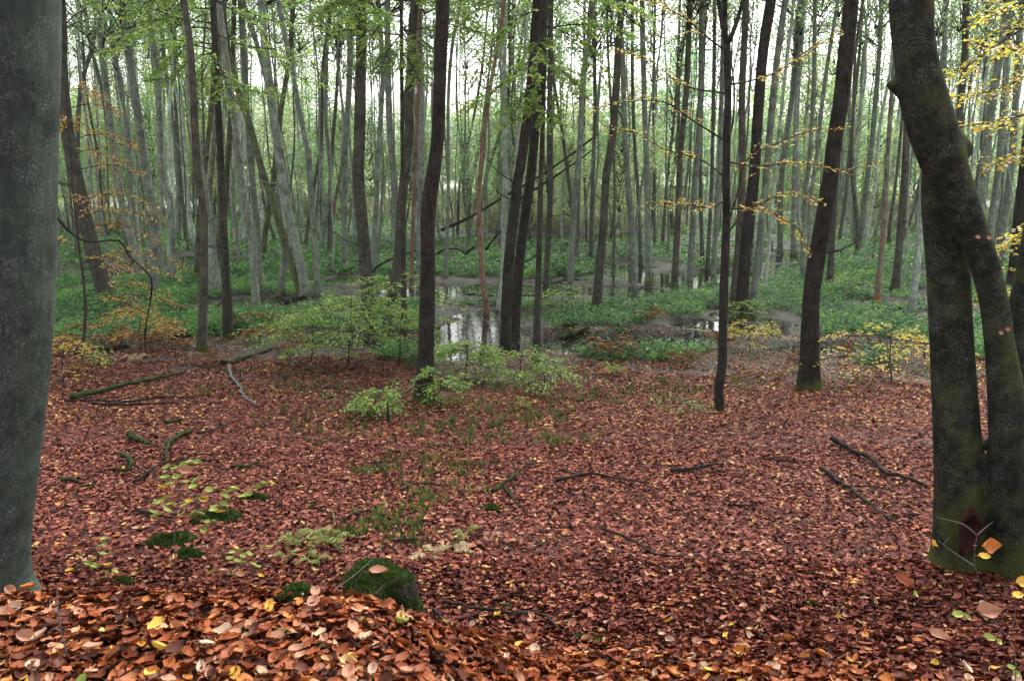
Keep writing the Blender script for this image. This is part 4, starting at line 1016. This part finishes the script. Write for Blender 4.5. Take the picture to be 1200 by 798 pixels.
# ------------------------------------------------------------------ ferns, grass
def fern(label, px, py, n, length, ml, sd, cat='fern', up=.5, spread=6.28, az0=0):
    b = G(px, py); r = np.random.default_rng(sd); n = n if ml is M_FERNB else max(3, n - 3); length = length * (1.0 if ml is M_FERNB else .66)
    root = empty('fern', b, label, cat)
    for k in range(n):
        az = az0 + spread * (k + r.random() * .6) / n
        L = length * r.uniform(.7, 1.15)
        d = np.array((math.cos(az), math.sin(az), 0))
        p = spline([np.zeros(3), d * L * .45 + np.array((0, 0, L * up)), d * L + np.array((0, 0, L * up * r.uniform(.2, .8)))], 12)
        mb = MB(); add_tube(mb, p, np.linspace(.004, .001, 12), 3)
        P, Dd, S = [], [], []
        for a in np.linspace(.16, 1, 17):
            q = a * 11; i0 = min(int(q), 10); pp = p[i0] + (p[i0 + 1] - p[i0]) * (q - i0)
            tg = p[i0 + 1] - p[i0]; tg /= np.linalg.norm(tg)
            sd_ = np.cross(tg, (0, 0, 1)); sd_ /= np.linalg.norm(sd_) + 1e-6
            for s in (-1, 1):
                P.append(pp); Dd.append(sd_ * s + tg * .45 + np.array((0, 0, r.normal(-.15, .15)))); S.append(L * .22 * math.sin(math.pi * (a * .86 + .12)) ** .8 + .012)
        v, f = leaves(np.array(P), np.array(Dd), r.normal(0, .3, (len(P), 3)) + np.array((0, 0, 1)), np.array(S), .19, 'hex')
        mb.add(v, f)
        link('frond', mb.mesh('frond', ml), root)
    return root
fern('arching yellow green fern clump on the hollow side', 345, 640, 9, .30, M_FERNG, 1)
fern('spreading yellow green fern with long fronds near the stump', 388, 640, 9, .36, M_FERNG, 2)
fern('low light green fern nearest the stump', 368, 664, 7, .26, M_FERNG, 3)
fern('pale fern with few fronds on the hollow side', 338, 660, 5, .2, M_FERNG, 4)
fern('withered straw coloured fern lying on the leaf litter', 505, 656, 7, .3, M_FERNP, 5, up=.25)
fern('two white dried fern fronds beside the withered fern', 530, 652, 3, .3, M_FERNP, 6, up=.3, spread=1.4, az0=-.2)
fern('small green fern on the litter above the withered one', 546, 632, 5, .22, M_FERNG, 7)
for k, (px, py, lab, L, n, ml) in enumerate([
    (715, 420, 'tall rust brown bracken between the muddy pools', .75, 9, M_FERNB), (798, 428, 'rust brown bracken at the right pool', .5, 8, M_FERNB), (720, 440, 'green fern on the rim below the rust bracken', .6, 9, M_FERNG),
    (248, 430, 'rust bracken at the foot of the slim dark tree', .55, 9, M_FERNB), (105, 395, 'brown bracken left behind the dark log', .7, 8, M_FERNB), (135, 408, 'brown bracken in front of the leaning brown alder', .7, 9, M_FERNB), (178, 408, 'straw brown bracken beside the low orange sapling', .7, 9, M_FERNB),
    (200, 398, 'brown bracken between the low orange sapling and slim tree', .6, 8, M_FERNB), (278, 385, 'rust bracken left of the bracken footed alder', .6, 8, M_FERNB), (318, 382, 'rust bracken right of the bracken footed alder', .6, 8, M_FERNB),
    (75, 415, 'brown bracken close behind the massive trunk', .6, 8, M_FERNB), (615, 480, 'green fern on the litter below the leaning dark pair', .4, 8, M_FERNG), (525, 478, 'green fern right at the foot of the nearly black trunk', .45, 9, M_FERNG), (455, 478, 'green fern left of the nearly black trunk', .4, 8, M_FERNG),
    (90, 440, 'straw bracken between the massive trunk and the mossy log', .5, 8, M_FERNB), (160, 425, 'withered bracken lying before the low orange sapling', .5, 9, M_FERNP), (215, 410, 'dark rust bracken left of the slim dark tree', .5, 8, M_FERNB), (300, 400, 'rust bracken on the rim before the bracken footed alder', .5, 8, M_FERNB),
    (340, 415, 'rust bracken at the end of the slanting mossy log', .5, 8, M_FERNB), (845, 395, 'rust bracken behind the forked tree', .5, 8, M_FERNB), (930, 425, 'rust bracken left of the dark leaning mossy footed trunk', .4, 7, M_FERNB),
    (992, 418, 'rust bracken right of the dark leaning mossy footed trunk', .5, 7, M_FERNB), (760, 378, 'rust bracken on the green island beyond the right pool', .6, 8, M_FERNB), (905, 395, 'green fern in the swamp behind the forked tree', .6, 8, M_FERNG)]):
    fern(lab, px, py, n, L, ml, 20 + k)

def blades(n, field, ml, name, lab, h0, h1, w, cat):
    P = field(n)
    z = hgt(P[:, 0], P[:, 1]); n = len(P)
    d = rand_dirs(n, 0) * .45; d[:, 2] = 1
    v, f = leaves(np.c_[P, z - .01], d, rand_dirs(n, 0), rng.uniform(h0, h1, n), w, 'diamond')
    return tag(link(name, MB().add(v, f).mesh(name, ml)), lab, cat, None, 'stuff')
def tuft_field(n):
    out = []
    for px, py, s in [(560, 485, .8), (540, 500, .7), (590, 500, .6), (620, 480, .7), (480, 600, .35), (420, 620, .3), (470, 628, .3), (660, 520, .4), (520, 575, .4), (400, 505, .6), (430, 485, .5), (350, 490, .5), (640, 490, .6), (680, 460, .8), (560, 520, .5), (330, 460, .6), (505, 505, .5),
                      (440, 555, .35), (540, 555, .35), (495, 540, .35), (350, 440, .7), (380, 455, .6), (700, 470, .6), (760, 455, .8), (800, 460, .7), (870, 450, .7), (900, 445, .7), (640, 440, .8), (600, 455, .8), (985, 450, .6), (225, 460, .6), (290, 440, .6)]:
        g = G(px, py); m = n // 32
        cen = rng.normal(0, 1, (m // 9 + 1, 2)) * s * .6 + g[:2]
        out.append(cen[rng.integers(0, len(cen), m)] + rng.normal(0, .022, (m, 2)))
    return np.vstack(out)
blades(7000, tuft_field, M_GRASS, 'grass', 'thin grass and moss sprouting through the leaf litter', .05, .15, .045, 'grass')
def reed_field(n):
    y = rng.uniform(50, 112, n); x = rng.uniform(-.8, .8, n) * y
    k = vnoise(x * .12, y * .12, 77) + .5 * np.exp(-((x / y - .08) / .12) ** 2)
    q = np.c_[x, y]
    return q[k > .55]
blades(42000, reed_field, M_REED, 'reeds', 'pale straw coloured reeds in the far glade', .6, 1.7, .05, 'reeds')

# ------------------------------------------------------------------ green ground cover of the swamp
def cover(n, y0, y1, nl, ls, h0, h1, pw):
    y = y0 + (y1 - y0) * rng.random(n) ** pw; x = rng.uniform(-.82, .82, n) * y
    z = hgt(x, y)
    dens = .62 * vnoise(x * .35, y * .35, 21) + .38 * vnoise(x * 1.1, y * 1.1, 22) + .10 * sstep(20, 27, y)
    mud = np.zeros(n)
    for cx, cyy, rx, ry, dp in POOLS: mud = np.maximum(mud, 1 - sstep(.9, 2.0, np.sqrt(((x - cx) / rx) ** 2 + ((y - cyy) / ry) ** 2)))
    mud = np.maximum(mud, (.5 + .45 * sstep(1.5, 4, -x) + .45 * sstep(-1, .5, x) * (1 - sstep(5, 7, x))) * (1 - sstep(15.5, 18.5, y + 3 * (vnoise(x * .3, y * .1, 31) - .5))))
    keep = (z > WATER + .03) & (dens - mud * .45 > .35)
    x, y, z = x[keep], y[keep], z[keep]; n = len(x)
    hgtp = rng.uniform(h0, h1, n) * (.5 + vnoise(x * .6, y * .6, 5))
    P = np.repeat(np.c_[x, y, z], nl, 0); m = n * nl
    t = rng.uniform(.25, 1, m)
    a = rng.uniform(0, 2 * np.pi, m); o = np.stack([np.cos(a), np.sin(a), np.zeros(m)], 1)
    P = P + o * (.03 + .07 * rng.random(m))[:, None] + np.c_[np.zeros((m, 2)), t * np.repeat(hgtp, nl)]
    d = o.copy(); d[:, 2] = rng.normal(-.1, .35, m)
    nr = rng.normal(0, .35, (m, 3)); nr[:, 2] += 1
    return leaves(P, d, nr, ls * rng.uniform(.6, 1.3, m), .55, 'diamond')
mb = MB()
mb.add(*cover(50000, 15.3, 31, 6, .092, .08, .36, 1.1))
mb.add(*cover(34000, 30, 75, 5, .17, .15, .5, 1.3))
mb.add(*cover(2600, 11.5, 15.8, 5, .055, .04, .15, 1.0))
gc = link('ground_cover', mb.mesh('ground_cover', M_COVER)); gc.color = (1, 1, 1, 1)
tag(gc, 'green nettles and herbs carpeting the swamp floor', 'undergrowth', None, 'stuff')

# ------------------------------------------------------------------ leaf litter
def litter_pts(n, y0, y1, wid, extra):
    y = np.sqrt(rng.uniform(y0 ** 2, y1 ** 2, n)); x = rng.uniform(-1, 1, n) * (wid * y + extra)
    return x, y
def litter(n, y0, y1, kind, L0, L1, tilt, lay, curl, keepf=None, wid=.84, extra=1.6):
    x, y = litter_pts(n, y0, y1, wid, extra)
    if keepf is not None:
        k = keepf(x, y); x, y = x[k], y[k]
    n = len(x); e = .05
    z = hgt(x, y)
    nx_ = -(hgt(x + e, y) - z) / e; ny_ = -(hgt(x, y + e) - z) / e
    nr = np.stack([nx_, ny_, np.ones(n)], 1); nr /= np.linalg.norm(nr, axis=1)[:, None]
    nr = nr + rng.normal(0, tilt, (n, 3))
    d = rand_dirs(n, .1); d = d - nr * (d * nr).sum(1)[:, None] / (nr * nr).sum(1)[:, None]
    L = rng.uniform(L0, L1, n)
    pos = np.c_[x, y, z + rng.uniform(.003, lay, n)] - d * (L * .5)[:, None] / (np.linalg.norm(d, axis=1)[:, None] + 1e-6)
    return leaves(pos, d, nr, L, rng.uniform(.45, .8, n), kind, rng.normal(curl, abs(curl) + .15, n), rag=.38)
def dry(x, y):   # where the litter gives way to the swamp
    lim = 15.2 + 4.5 * (vnoise(x * .5, y * .2, 41) - .5) + 1.2 * np.clip(-x / 8, -.5, 1) + 3 * (vnoise(x * 2, y * 2, 42) - .5)
    lim = lim - 2.2 * np.exp(-((x + .8) / 1.3) ** 2)
    return y < lim
mb = MB()
def bank(x, y): return y + .5 * np.clip(x - .2, 0, 9) ** .8 + .5 * (rng.random(len(x)) - .5) < 3.55
bm = MB().add(*litter(40000, 1.2, 4.4, 'fine', .032, .076, .22, .04, .12, bank))
tag(link('bank_litter', bm.mesh('bank_litter', M_BANK)), 'bright orange brown leaves heaped on the near bank', 'leaf litter', None, 'stuff')
mb.add(*litter(48000, 1.8, 5.6, 'fine', .032, .072, .22, .04, .13, lambda x, y: ~bank(x, y)))
mb.add(*litter(90000, 5.0, 9.4, 'hex', .034, .070, .22, .035, .12))
mb.add(*litter(150000, 9.0, 18.5, 'diamond', .042, .078, .24, .035, .14, dry))
ll = link('leaf_litter', mb.mesh('leaf_litter', M_LITTER)); tag(ll, 'thick carpet of fallen red brown beech leaves', 'leaf litter', None, 'stuff')
def rim(x, y):
    return (vnoise(x * .8, y * .8, 51) * .6 + .4 * rng.random(len(x)) + .25 * sstep(0, 3, x) > .52) & (z_ok(x, y))
def z_ok(x, y): return hgt(x, y) > WATER + .02
mb = MB(); mb.add(*litter(42000, 10.5, 19.5, 'hex', .045, .075, .28, .04, .1, rim))
tag(link('rim_litter', mb.mesh('rim_litter', M_LITTER_RIM)), 'yellow and orange leaves scattered along the litter rim', 'leaf litter', None, 'stuff')
def wet(x, y): return (y > 15.5) & (vnoise(x * 1.3, y * 1.3, 61) + .5 * rng.random(len(x)) > .55)
x_, y_ = litter_pts(170000, 13.5, 28, .72, .5)
k_ = (rng.random(len(x_)) < np.where(hgt(x_, y_) < WATER, .16, .6)) & (vnoise(x_ * 1.6, y_ * 1.6, 62) > .2)
x_, y_ = x_[k_], y_[k_]
z_ = np.maximum(hgt(x_, y_), WATER) + .006; n_ = len(x_)
v, f = leaves(np.c_[x_, y_, z_], rand_dirs(n_, .02), rng.normal(0, .06, (n_, 3)) + np.array((0, 0, 1)), rng.uniform(.045, .075, n_), .75, 'diamond', .05)
tag(link('sodden_leaves', MB().add(v, f).mesh('sodden_leaves', M_WETLEAF)), 'dark sodden leaves floating in and around the pools', 'leaf litter', None, 'stuff')

mb = MB()
for k in range(420):
    x, y = litter_pts(1, 2.2, 14, .75, .5); x, y = float(x[0]), float(y[0])
    a, L_ = rng.uniform(0, 6.28), rng.uniform(.06, .34)
    q = np.array([(x + math.cos(a + b_) * L_ * t_, y + math.sin(a + b_) * L_ * t_) for t_, b_ in ((0, 0), (.5, rng.normal(0, .25)), (1, rng.normal(0, .2)))])
    q = np.c_[q, hgt(q[:, 0], q[:, 1]) + rng.uniform(.03, .055, 3)]
    add_tube(mb, spline(q, 5), np.linspace(rng.uniform(.002, .005), .0015, 5), 4)
tag(link('twig_litter', mb.mesh('twig_litter', M_DEAD)), 'small broken twigs strewn through the leaf litter', 'twigs', None, 'stuff')

# ---- the leaves that can be picked out one by one
def solid_leaf(name, c, c2):
    m, nt, out = mat(name); L = nt.links
    tc = nt.nodes.new('ShaderNodeTexCoord'); oi = nt.nodes.new('ShaderNodeObjectInfo')
    n = noise(nt, tc.outputs['Object'], 45, 4, .6)
    col_ = mix(nt, n, c, c2)
    w = nt.nodes.new('ShaderNodeTexWave'); w.wave_type = 'BANDS'; w.bands_direction = 'DIAGONAL'; w.inputs['Scale'].default_value = 38; L.new(tc.outputs['Object'], w.inputs['Vector'])
    col_ = mix(nt, math_(nt, 'MULTIPLY', oi.outputs['Random'], .45), col_, mix(nt, 1.0, col_, (.5, .4, .4), 'MULTIPLY'))
    p = nt.nodes.new('ShaderNodeBsdfPrincipled'); p.inputs['Roughness'].default_value = .5; p.inputs['Specular IOR Level'].default_value = .15
    L.new(col_, p.inputs['Base Color'])
    bp = nt.nodes.new('ShaderNodeBump'); bp.inputs['Strength'].default_value = .12; bp.inputs['Distance'].default_value = .002
    L.new(w.outputs['Fac'], bp.inputs['Height']); L.new(bp.outputs[0], p.inputs['Normal'])
    t = nt.nodes.new('ShaderNodeBsdfTranslucent'); L.new(col_, t.inputs['Color'])
    mx = nt.nodes.new('ShaderNodeMixShader'); mx.inputs[0].default_value = .15
    L.new(p.outputs[0], mx.inputs[1]); L.new(t.outputs[0], mx.inputs[2]); L.new(mx.outputs[0], out.inputs[0])
    return m
FL = {'rust': (solid_leaf('rust_leaf', (.30, .085, .03), (.20, .05, .022)), 'rust red'), 'brown': (solid_leaf('brown_leaf', (.15, .05, .03), (.08, .028, .018)), 'dark brown'),
      'orange': (solid_leaf('orange_leaf', (.46, .17, .035), (.36, .11, .025)), 'orange'), 'tan': (solid_leaf('tan_leaf', (.44, .23, .14), (.36, .16, .09)), 'pinkish tan'),
      'pale': (solid_leaf('pale_leaf', (.60, .43, .30), (.48, .31, .2)), 'pale buff'), 'yellow': (solid_leaf('yellow_leaf', (.62, .40, .06), (.55, .30, .04)), 'yellow'),
      'green': (solid_leaf('green_leaf', (.22, .30, .06), (.30, .34, .08)), 'green')}
LM = {}
def leaf_mesh(key, var):
    if (key, var) not in LM:
        r = np.random.default_rng(var)
        v, f = leaves(np.array([(-.5, 0, 0)]), np.array([(1.0, 0, 0)]), np.array([(0, 0, 1.0)]), 1.0, .52 + .05 * var, 'fine', (-.1, .12, .28, .5)[var % 4])
        v = v * .075; v[:, 2] += .008 * np.sin(v[:, 0] * 70 + var) * (np.abs(v[:, 1]) * 30)
        mb = MB().add(v, f)
        add_tube(mb, np.array([(-.0375, 0, .0), (-.046, .001, .002), (-.056, .003, .001)]), np.array([.0011, .0009, .0008]), 4)
        LM[key, var] = mb.mesh('fallen_leaf', FL[key][0], True)
    return LM[key, var]
cnt = 0
for k in range(4000):
    if cnt >= 288: break
    px, py = random.uniform(-20, 1220), random.uniform(690, 830)
    u, f_, d_ = ray(px, py)
    Yq = float(G(px, py)[1])
    if Yq > 4.4: continue
    x, y = u * Yq / f_, Yq
    key = random.choices(list(FL), (30, 16, 16, 24, 8, 5, 1))[0]
    o = link('fallen_leaf', leaf_mesh(key, random.randrange(5)), None, (x, y, hz(x, y) + random.uniform(.035, .055)))
    e = .05; gxs = (hz(x + e, y) - hz(x, y)) / e; gys = (hz(x, y + e) - hz(x, y)) / e
    o.rotation_euler = (math.atan(gys) + random.gauss(0, .28), -math.atan(gxs) + random.gauss(0, .28), random.uniform(0, 6.28))
    s = random.uniform(.6, 1.0); o.scale = (s, s, s)
    tag(o, f'{FL[key][1]} beech leaf lying loose on top of the near leafy bank', 'leaf', f'{FL[key][1]} leaves on the near bank'); cnt += 1
# leaves caught on the stump and the mossy stem
def one_leaf(key, p, rot, s, lab):
    o = link('fallen_leaf', leaf_mesh(key, 1), None, p); o.rotation_euler = rot; o.scale = (s, s, s)
    return tag(o, lab, 'leaf')
one_leaf('tan', (sx_ + .0, sy_ - .02, sz_ + stz + .02), (.3, .1, .2), 1.25, 'large pinkish tan leaf lying on top of the mossy stump')
one_leaf('rust', (sx_ - .10, sy_ - .14, sz_ + stz * .72), (1.1, .2, 1.2), .9, 'rust leaf stuck on the side of the mossy stump')
for px, py, lab in [(1158, 279, 'small pink leaf stuck high on the mossy stem'), (1145, 278, 'smaller pink leaf stuck beside another on the mossy stem'), (1172, 390, 'curled tan leaf caught low on the mossy stem'), (1180, 386, 'tan leaf caught where the two right stems meet')]:
    one_leaf('tan', at(px, py, yr - .33), (1.3, .1, .4), .6, lab)

# ------------------------------------------------------------------ near seedlings with single leaves
def seedling(name, label, base, stems, lv, cat='seedling', m=M_GREYTWIG, r=.004):
    base = np.array(base, float)
    root = empty(name, base, label, cat)
    for s in stems:
        S = spline(np.array(s) - base, 14)
        mb = MB(); add_tube(mb, S, np.linspace(r, r * .4, 14), 6, rough=.05)
        link('stem', mb.mesh('stem', m, True), root)
    for p, key, sz, rot in lv:
        o = link('leaf', leaf_mesh(key, random.randrange(4)), root, np.array(p) - base)
        o.rotation_euler = rot; o.scale = (sz, sz, sz)
    return root
def fan(pts_px, Y, key, sz, jit=.25):
    out = []
    for q in pts_px:
        x, y = q[:2]; k = q[2] if len(q) > 2 else key; s = q[3] if len(q) > 3 else sz
        out.append((at(x, y, Y + random.uniform(-.08, .08)), k, s, (random.gauss(.35, jit), random.gauss(0, jit), random.uniform(-.6, .6) + (math.pi if random.random() < .5 else 0))))
    return out
b = G(206, 660); Ys = float(b[1])
LVS = [(196, 547), (205, 550), (216, 545), (222, 543), (232, 541), (190, 562), (195, 560), (199, 568), (208, 560), (217, 565), (226, 571), (230, 563), (188, 588), (197, 583), (178, 600), (183, 605), (186, 590), (196, 598), (218, 592), (222, 587, 'yellow'), (215, 603), (228, 602), (233, 603),
       (240, 585, 'yellow'), (246, 575), (252, 594), (262, 591), (268, 577), (274, 573), (258, 600, 'yellow'), (284, 582), (291, 580), (300, 572), (310, 568), (318, 566, 'yellow'), (242, 612), (248, 612), (240, 621), (250, 598), (235, 585), (264, 583), (190, 572, 'yellow'), (200, 592)]
seedling('beech_sapling', 'pale green slender sapling with scattered leaves in the leafy hollow', b,
         [[b, at(204, 640, Ys), at(206, 610, Ys), at(210, 580, Ys), at(214, 556, Ys)], [at(211, 575, Ys), at(235, 580, Ys), at(262, 578, Ys), at(290, 572, Ys), at(318, 566, Ys)], [at(207, 600, Ys), at(192, 596, Ys), at(178, 600, Ys)],
          [at(210, 580, Ys), at(200, 566, Ys), at(190, 556, Ys)], [at(214, 558, Ys), at(222, 548, Ys), at(232, 541, Ys)], [at(225, 578, Ys), at(240, 600, Ys), at(243, 620, Ys)]],
         fan(LVS, Ys, 'green', 1.05) + [(at(219, 551, Ys - .1), 'tan', 1.5, (.9, .1, .3))], 'sapling')
b = G(102, 690); Ys = min(float(b[1]), 3.9)
b = np.array((at(102, 700, Ys)[0], Ys, hz(at(102, 700, Ys)[0], Ys)))
seedling('beech_seedling', 'tiny green seedling beside the bright moss cushion on the crest', b, [[b, at(106, 680, Ys), at(115, 655, Ys), at(122, 632, Ys)], [at(112, 662, Ys), at(98, 660, Ys), at(84, 668, Ys)]],
         fan([(122, 631), (116, 640), (124, 638), (119, 648), (127, 650), (110, 655), (104, 660), (112, 663), (108, 665), (82, 668, 'yellow'), (126, 663, 'yellow'), (124, 671), (134, 671)], Ys, 'green', .62))
b = G(300, 690); Ys = float(b[1])
seedling('beech_seedling', 'small green seedling in the hollow left of the ferns', b, [[b, at(296, 670, Ys), at(290, 655, Ys), at(280, 648, Ys)], [at(297, 672, Ys), at(306, 650, Ys), at(318, 640, Ys)], [at(294, 662, Ys), at(262, 668, Ys), at(246, 674, Ys)]],
         fan([(272, 648), (280, 646), (286, 652), (292, 650), (278, 658), (284, 660), (270, 655), (306, 641), (314, 642), (246, 672, 'yellow'), (250, 670), (272, 674), (306, 674, 'yellow'), (264, 671, 'tan', 1.2), (282, 674, 'tan', 1.1), (288, 683, 'yellow'), (296, 662), (302, 664)], Ys, 'green', .8))
# twig at the lower right, close to the camera
Yt = 2.6
bx = at(1192, 800, Yt); b = np.array((bx[0], Yt, hz(bx[0], Yt)))
T_ = lambda x, y, d=0: at(x, y, Yt + d)
seedling('beech_seedling', 'bare twiggy seedling with one big orange leaf before the big beech', b,
         [[b, T_(1190, 770), T_(1180, 745), T_(1166, 728), T_(1157, 712), T_(1156, 700), T_(1144, 670), T_(1141, 655), T_(1145, 627)], [T_(1145, 627), T_(1130, 615), T_(1115, 610), T_(1097, 606)], [T_(1145, 627), T_(1155, 618), T_(1164, 611)],
          [T_(1142, 663), T_(1125, 652), T_(1112, 643), T_(1099, 633)], [T_(1105, 638), T_(1112, 630)], [T_(1180, 745), T_(1190, 720), T_(1182, 700), T_(1176, 685)]],
         [(T_(1155, 638, -.05), 'orange', 1.12, (1.25, .1, .35)), (T_(1153, 652), 'yellow', .7, (.5, .2, .2)), (T_(1092, 638), 'yellow', .62, (.9, .1, 1.2)), (T_(1155, 717, -.1), 'tan', 1.2, (.7, .0, .05)), (T_(1122, 720), 'green', .75, (.5, .1, .3)), (T_(1132, 724), 'green', .55, (.7, .3, .6)),
          (T_(1070, 696), 'green', .6, (.9, .2, 1.0)), (T_(1196, 682), 'yellow', .95, (.9, .1, .4)), (T_(1192, 698), 'yellow', .8, (.3, .1, .5)), (T_(1158, 748), 'green', .7, (.5, .2, .1)), (T_(1169, 752), 'green', .55, (.8, .2, .8)), (T_(1188, 790), 'green', .6, (.6, .2, .5)), (T_(1184, 782), 'green', .5, (.4, .2, .1)),
          (T_(1058, 680), 'rust', .9, (.6, .5, -.6)), (T_(1100, 745), 'tan', 1.0, (.4, .2, -.5))], r=.0022)
b = np.array((at(82, 798, 2.5)[0], 2.5, hz(at(82, 798, 2.5)[0], 2.5)))
seedling('twig', 'bare thin upright twig standing in the near leafy bank', b, [[b, at(81, 780, 2.5), at(76, 757, 2.5), at(72, 740, 2.5), at(68, 712, 2.5), at(67, 690, 2.5)], [at(72, 740, 2.5), at(64, 736, 2.5), at(56, 742, 2.5)]], [], 'twig')
b = np.array((at(322, 745, 3.05)[0], 3.05, hz(at(322, 745, 3.05)[0], 3.05)))
seedling('twig', 'long thin twig slanting over the crest towards the stump', b, [[b, at(345, 724, 3.1) , at(375, 700, 3.2), at(410, 678, 3.3), at(440, 652, 3.4)]], [], 'twig')

# ------------------------------------------------------------------ damp air between the trunks
def box_mesh(x0, x1, y0, y1, z0, z1):
    v = [(x, y, z) for x in (x0, x1) for y in (y0, y1) for z in (z0, z1)]
    return MB().add(v, [(0, 1, 3, 2), (4, 6, 7, 5), (0, 4, 5, 1), (2, 3, 7, 6), (0, 2, 6, 4), (1, 5, 7, 3)])
m, nt, out = mat('haze')
pv = nt.nodes.new('ShaderNodeVolumePrincipled'); pv.inputs['Color'].default_value = (.95, .98, .97, 1); pv.inputs['Density'].default_value = .00028; pv.inputs['Anisotropy'].default_value = .2
nt.links.new(pv.outputs[0], out.inputs['Volume'])
tag(link('haze', box_mesh(-620, 620, -160, 720, -5, 22).mesh('haze', m)), 'thin pale haze hanging in the whole wood', 'haze', None, 'stuff')
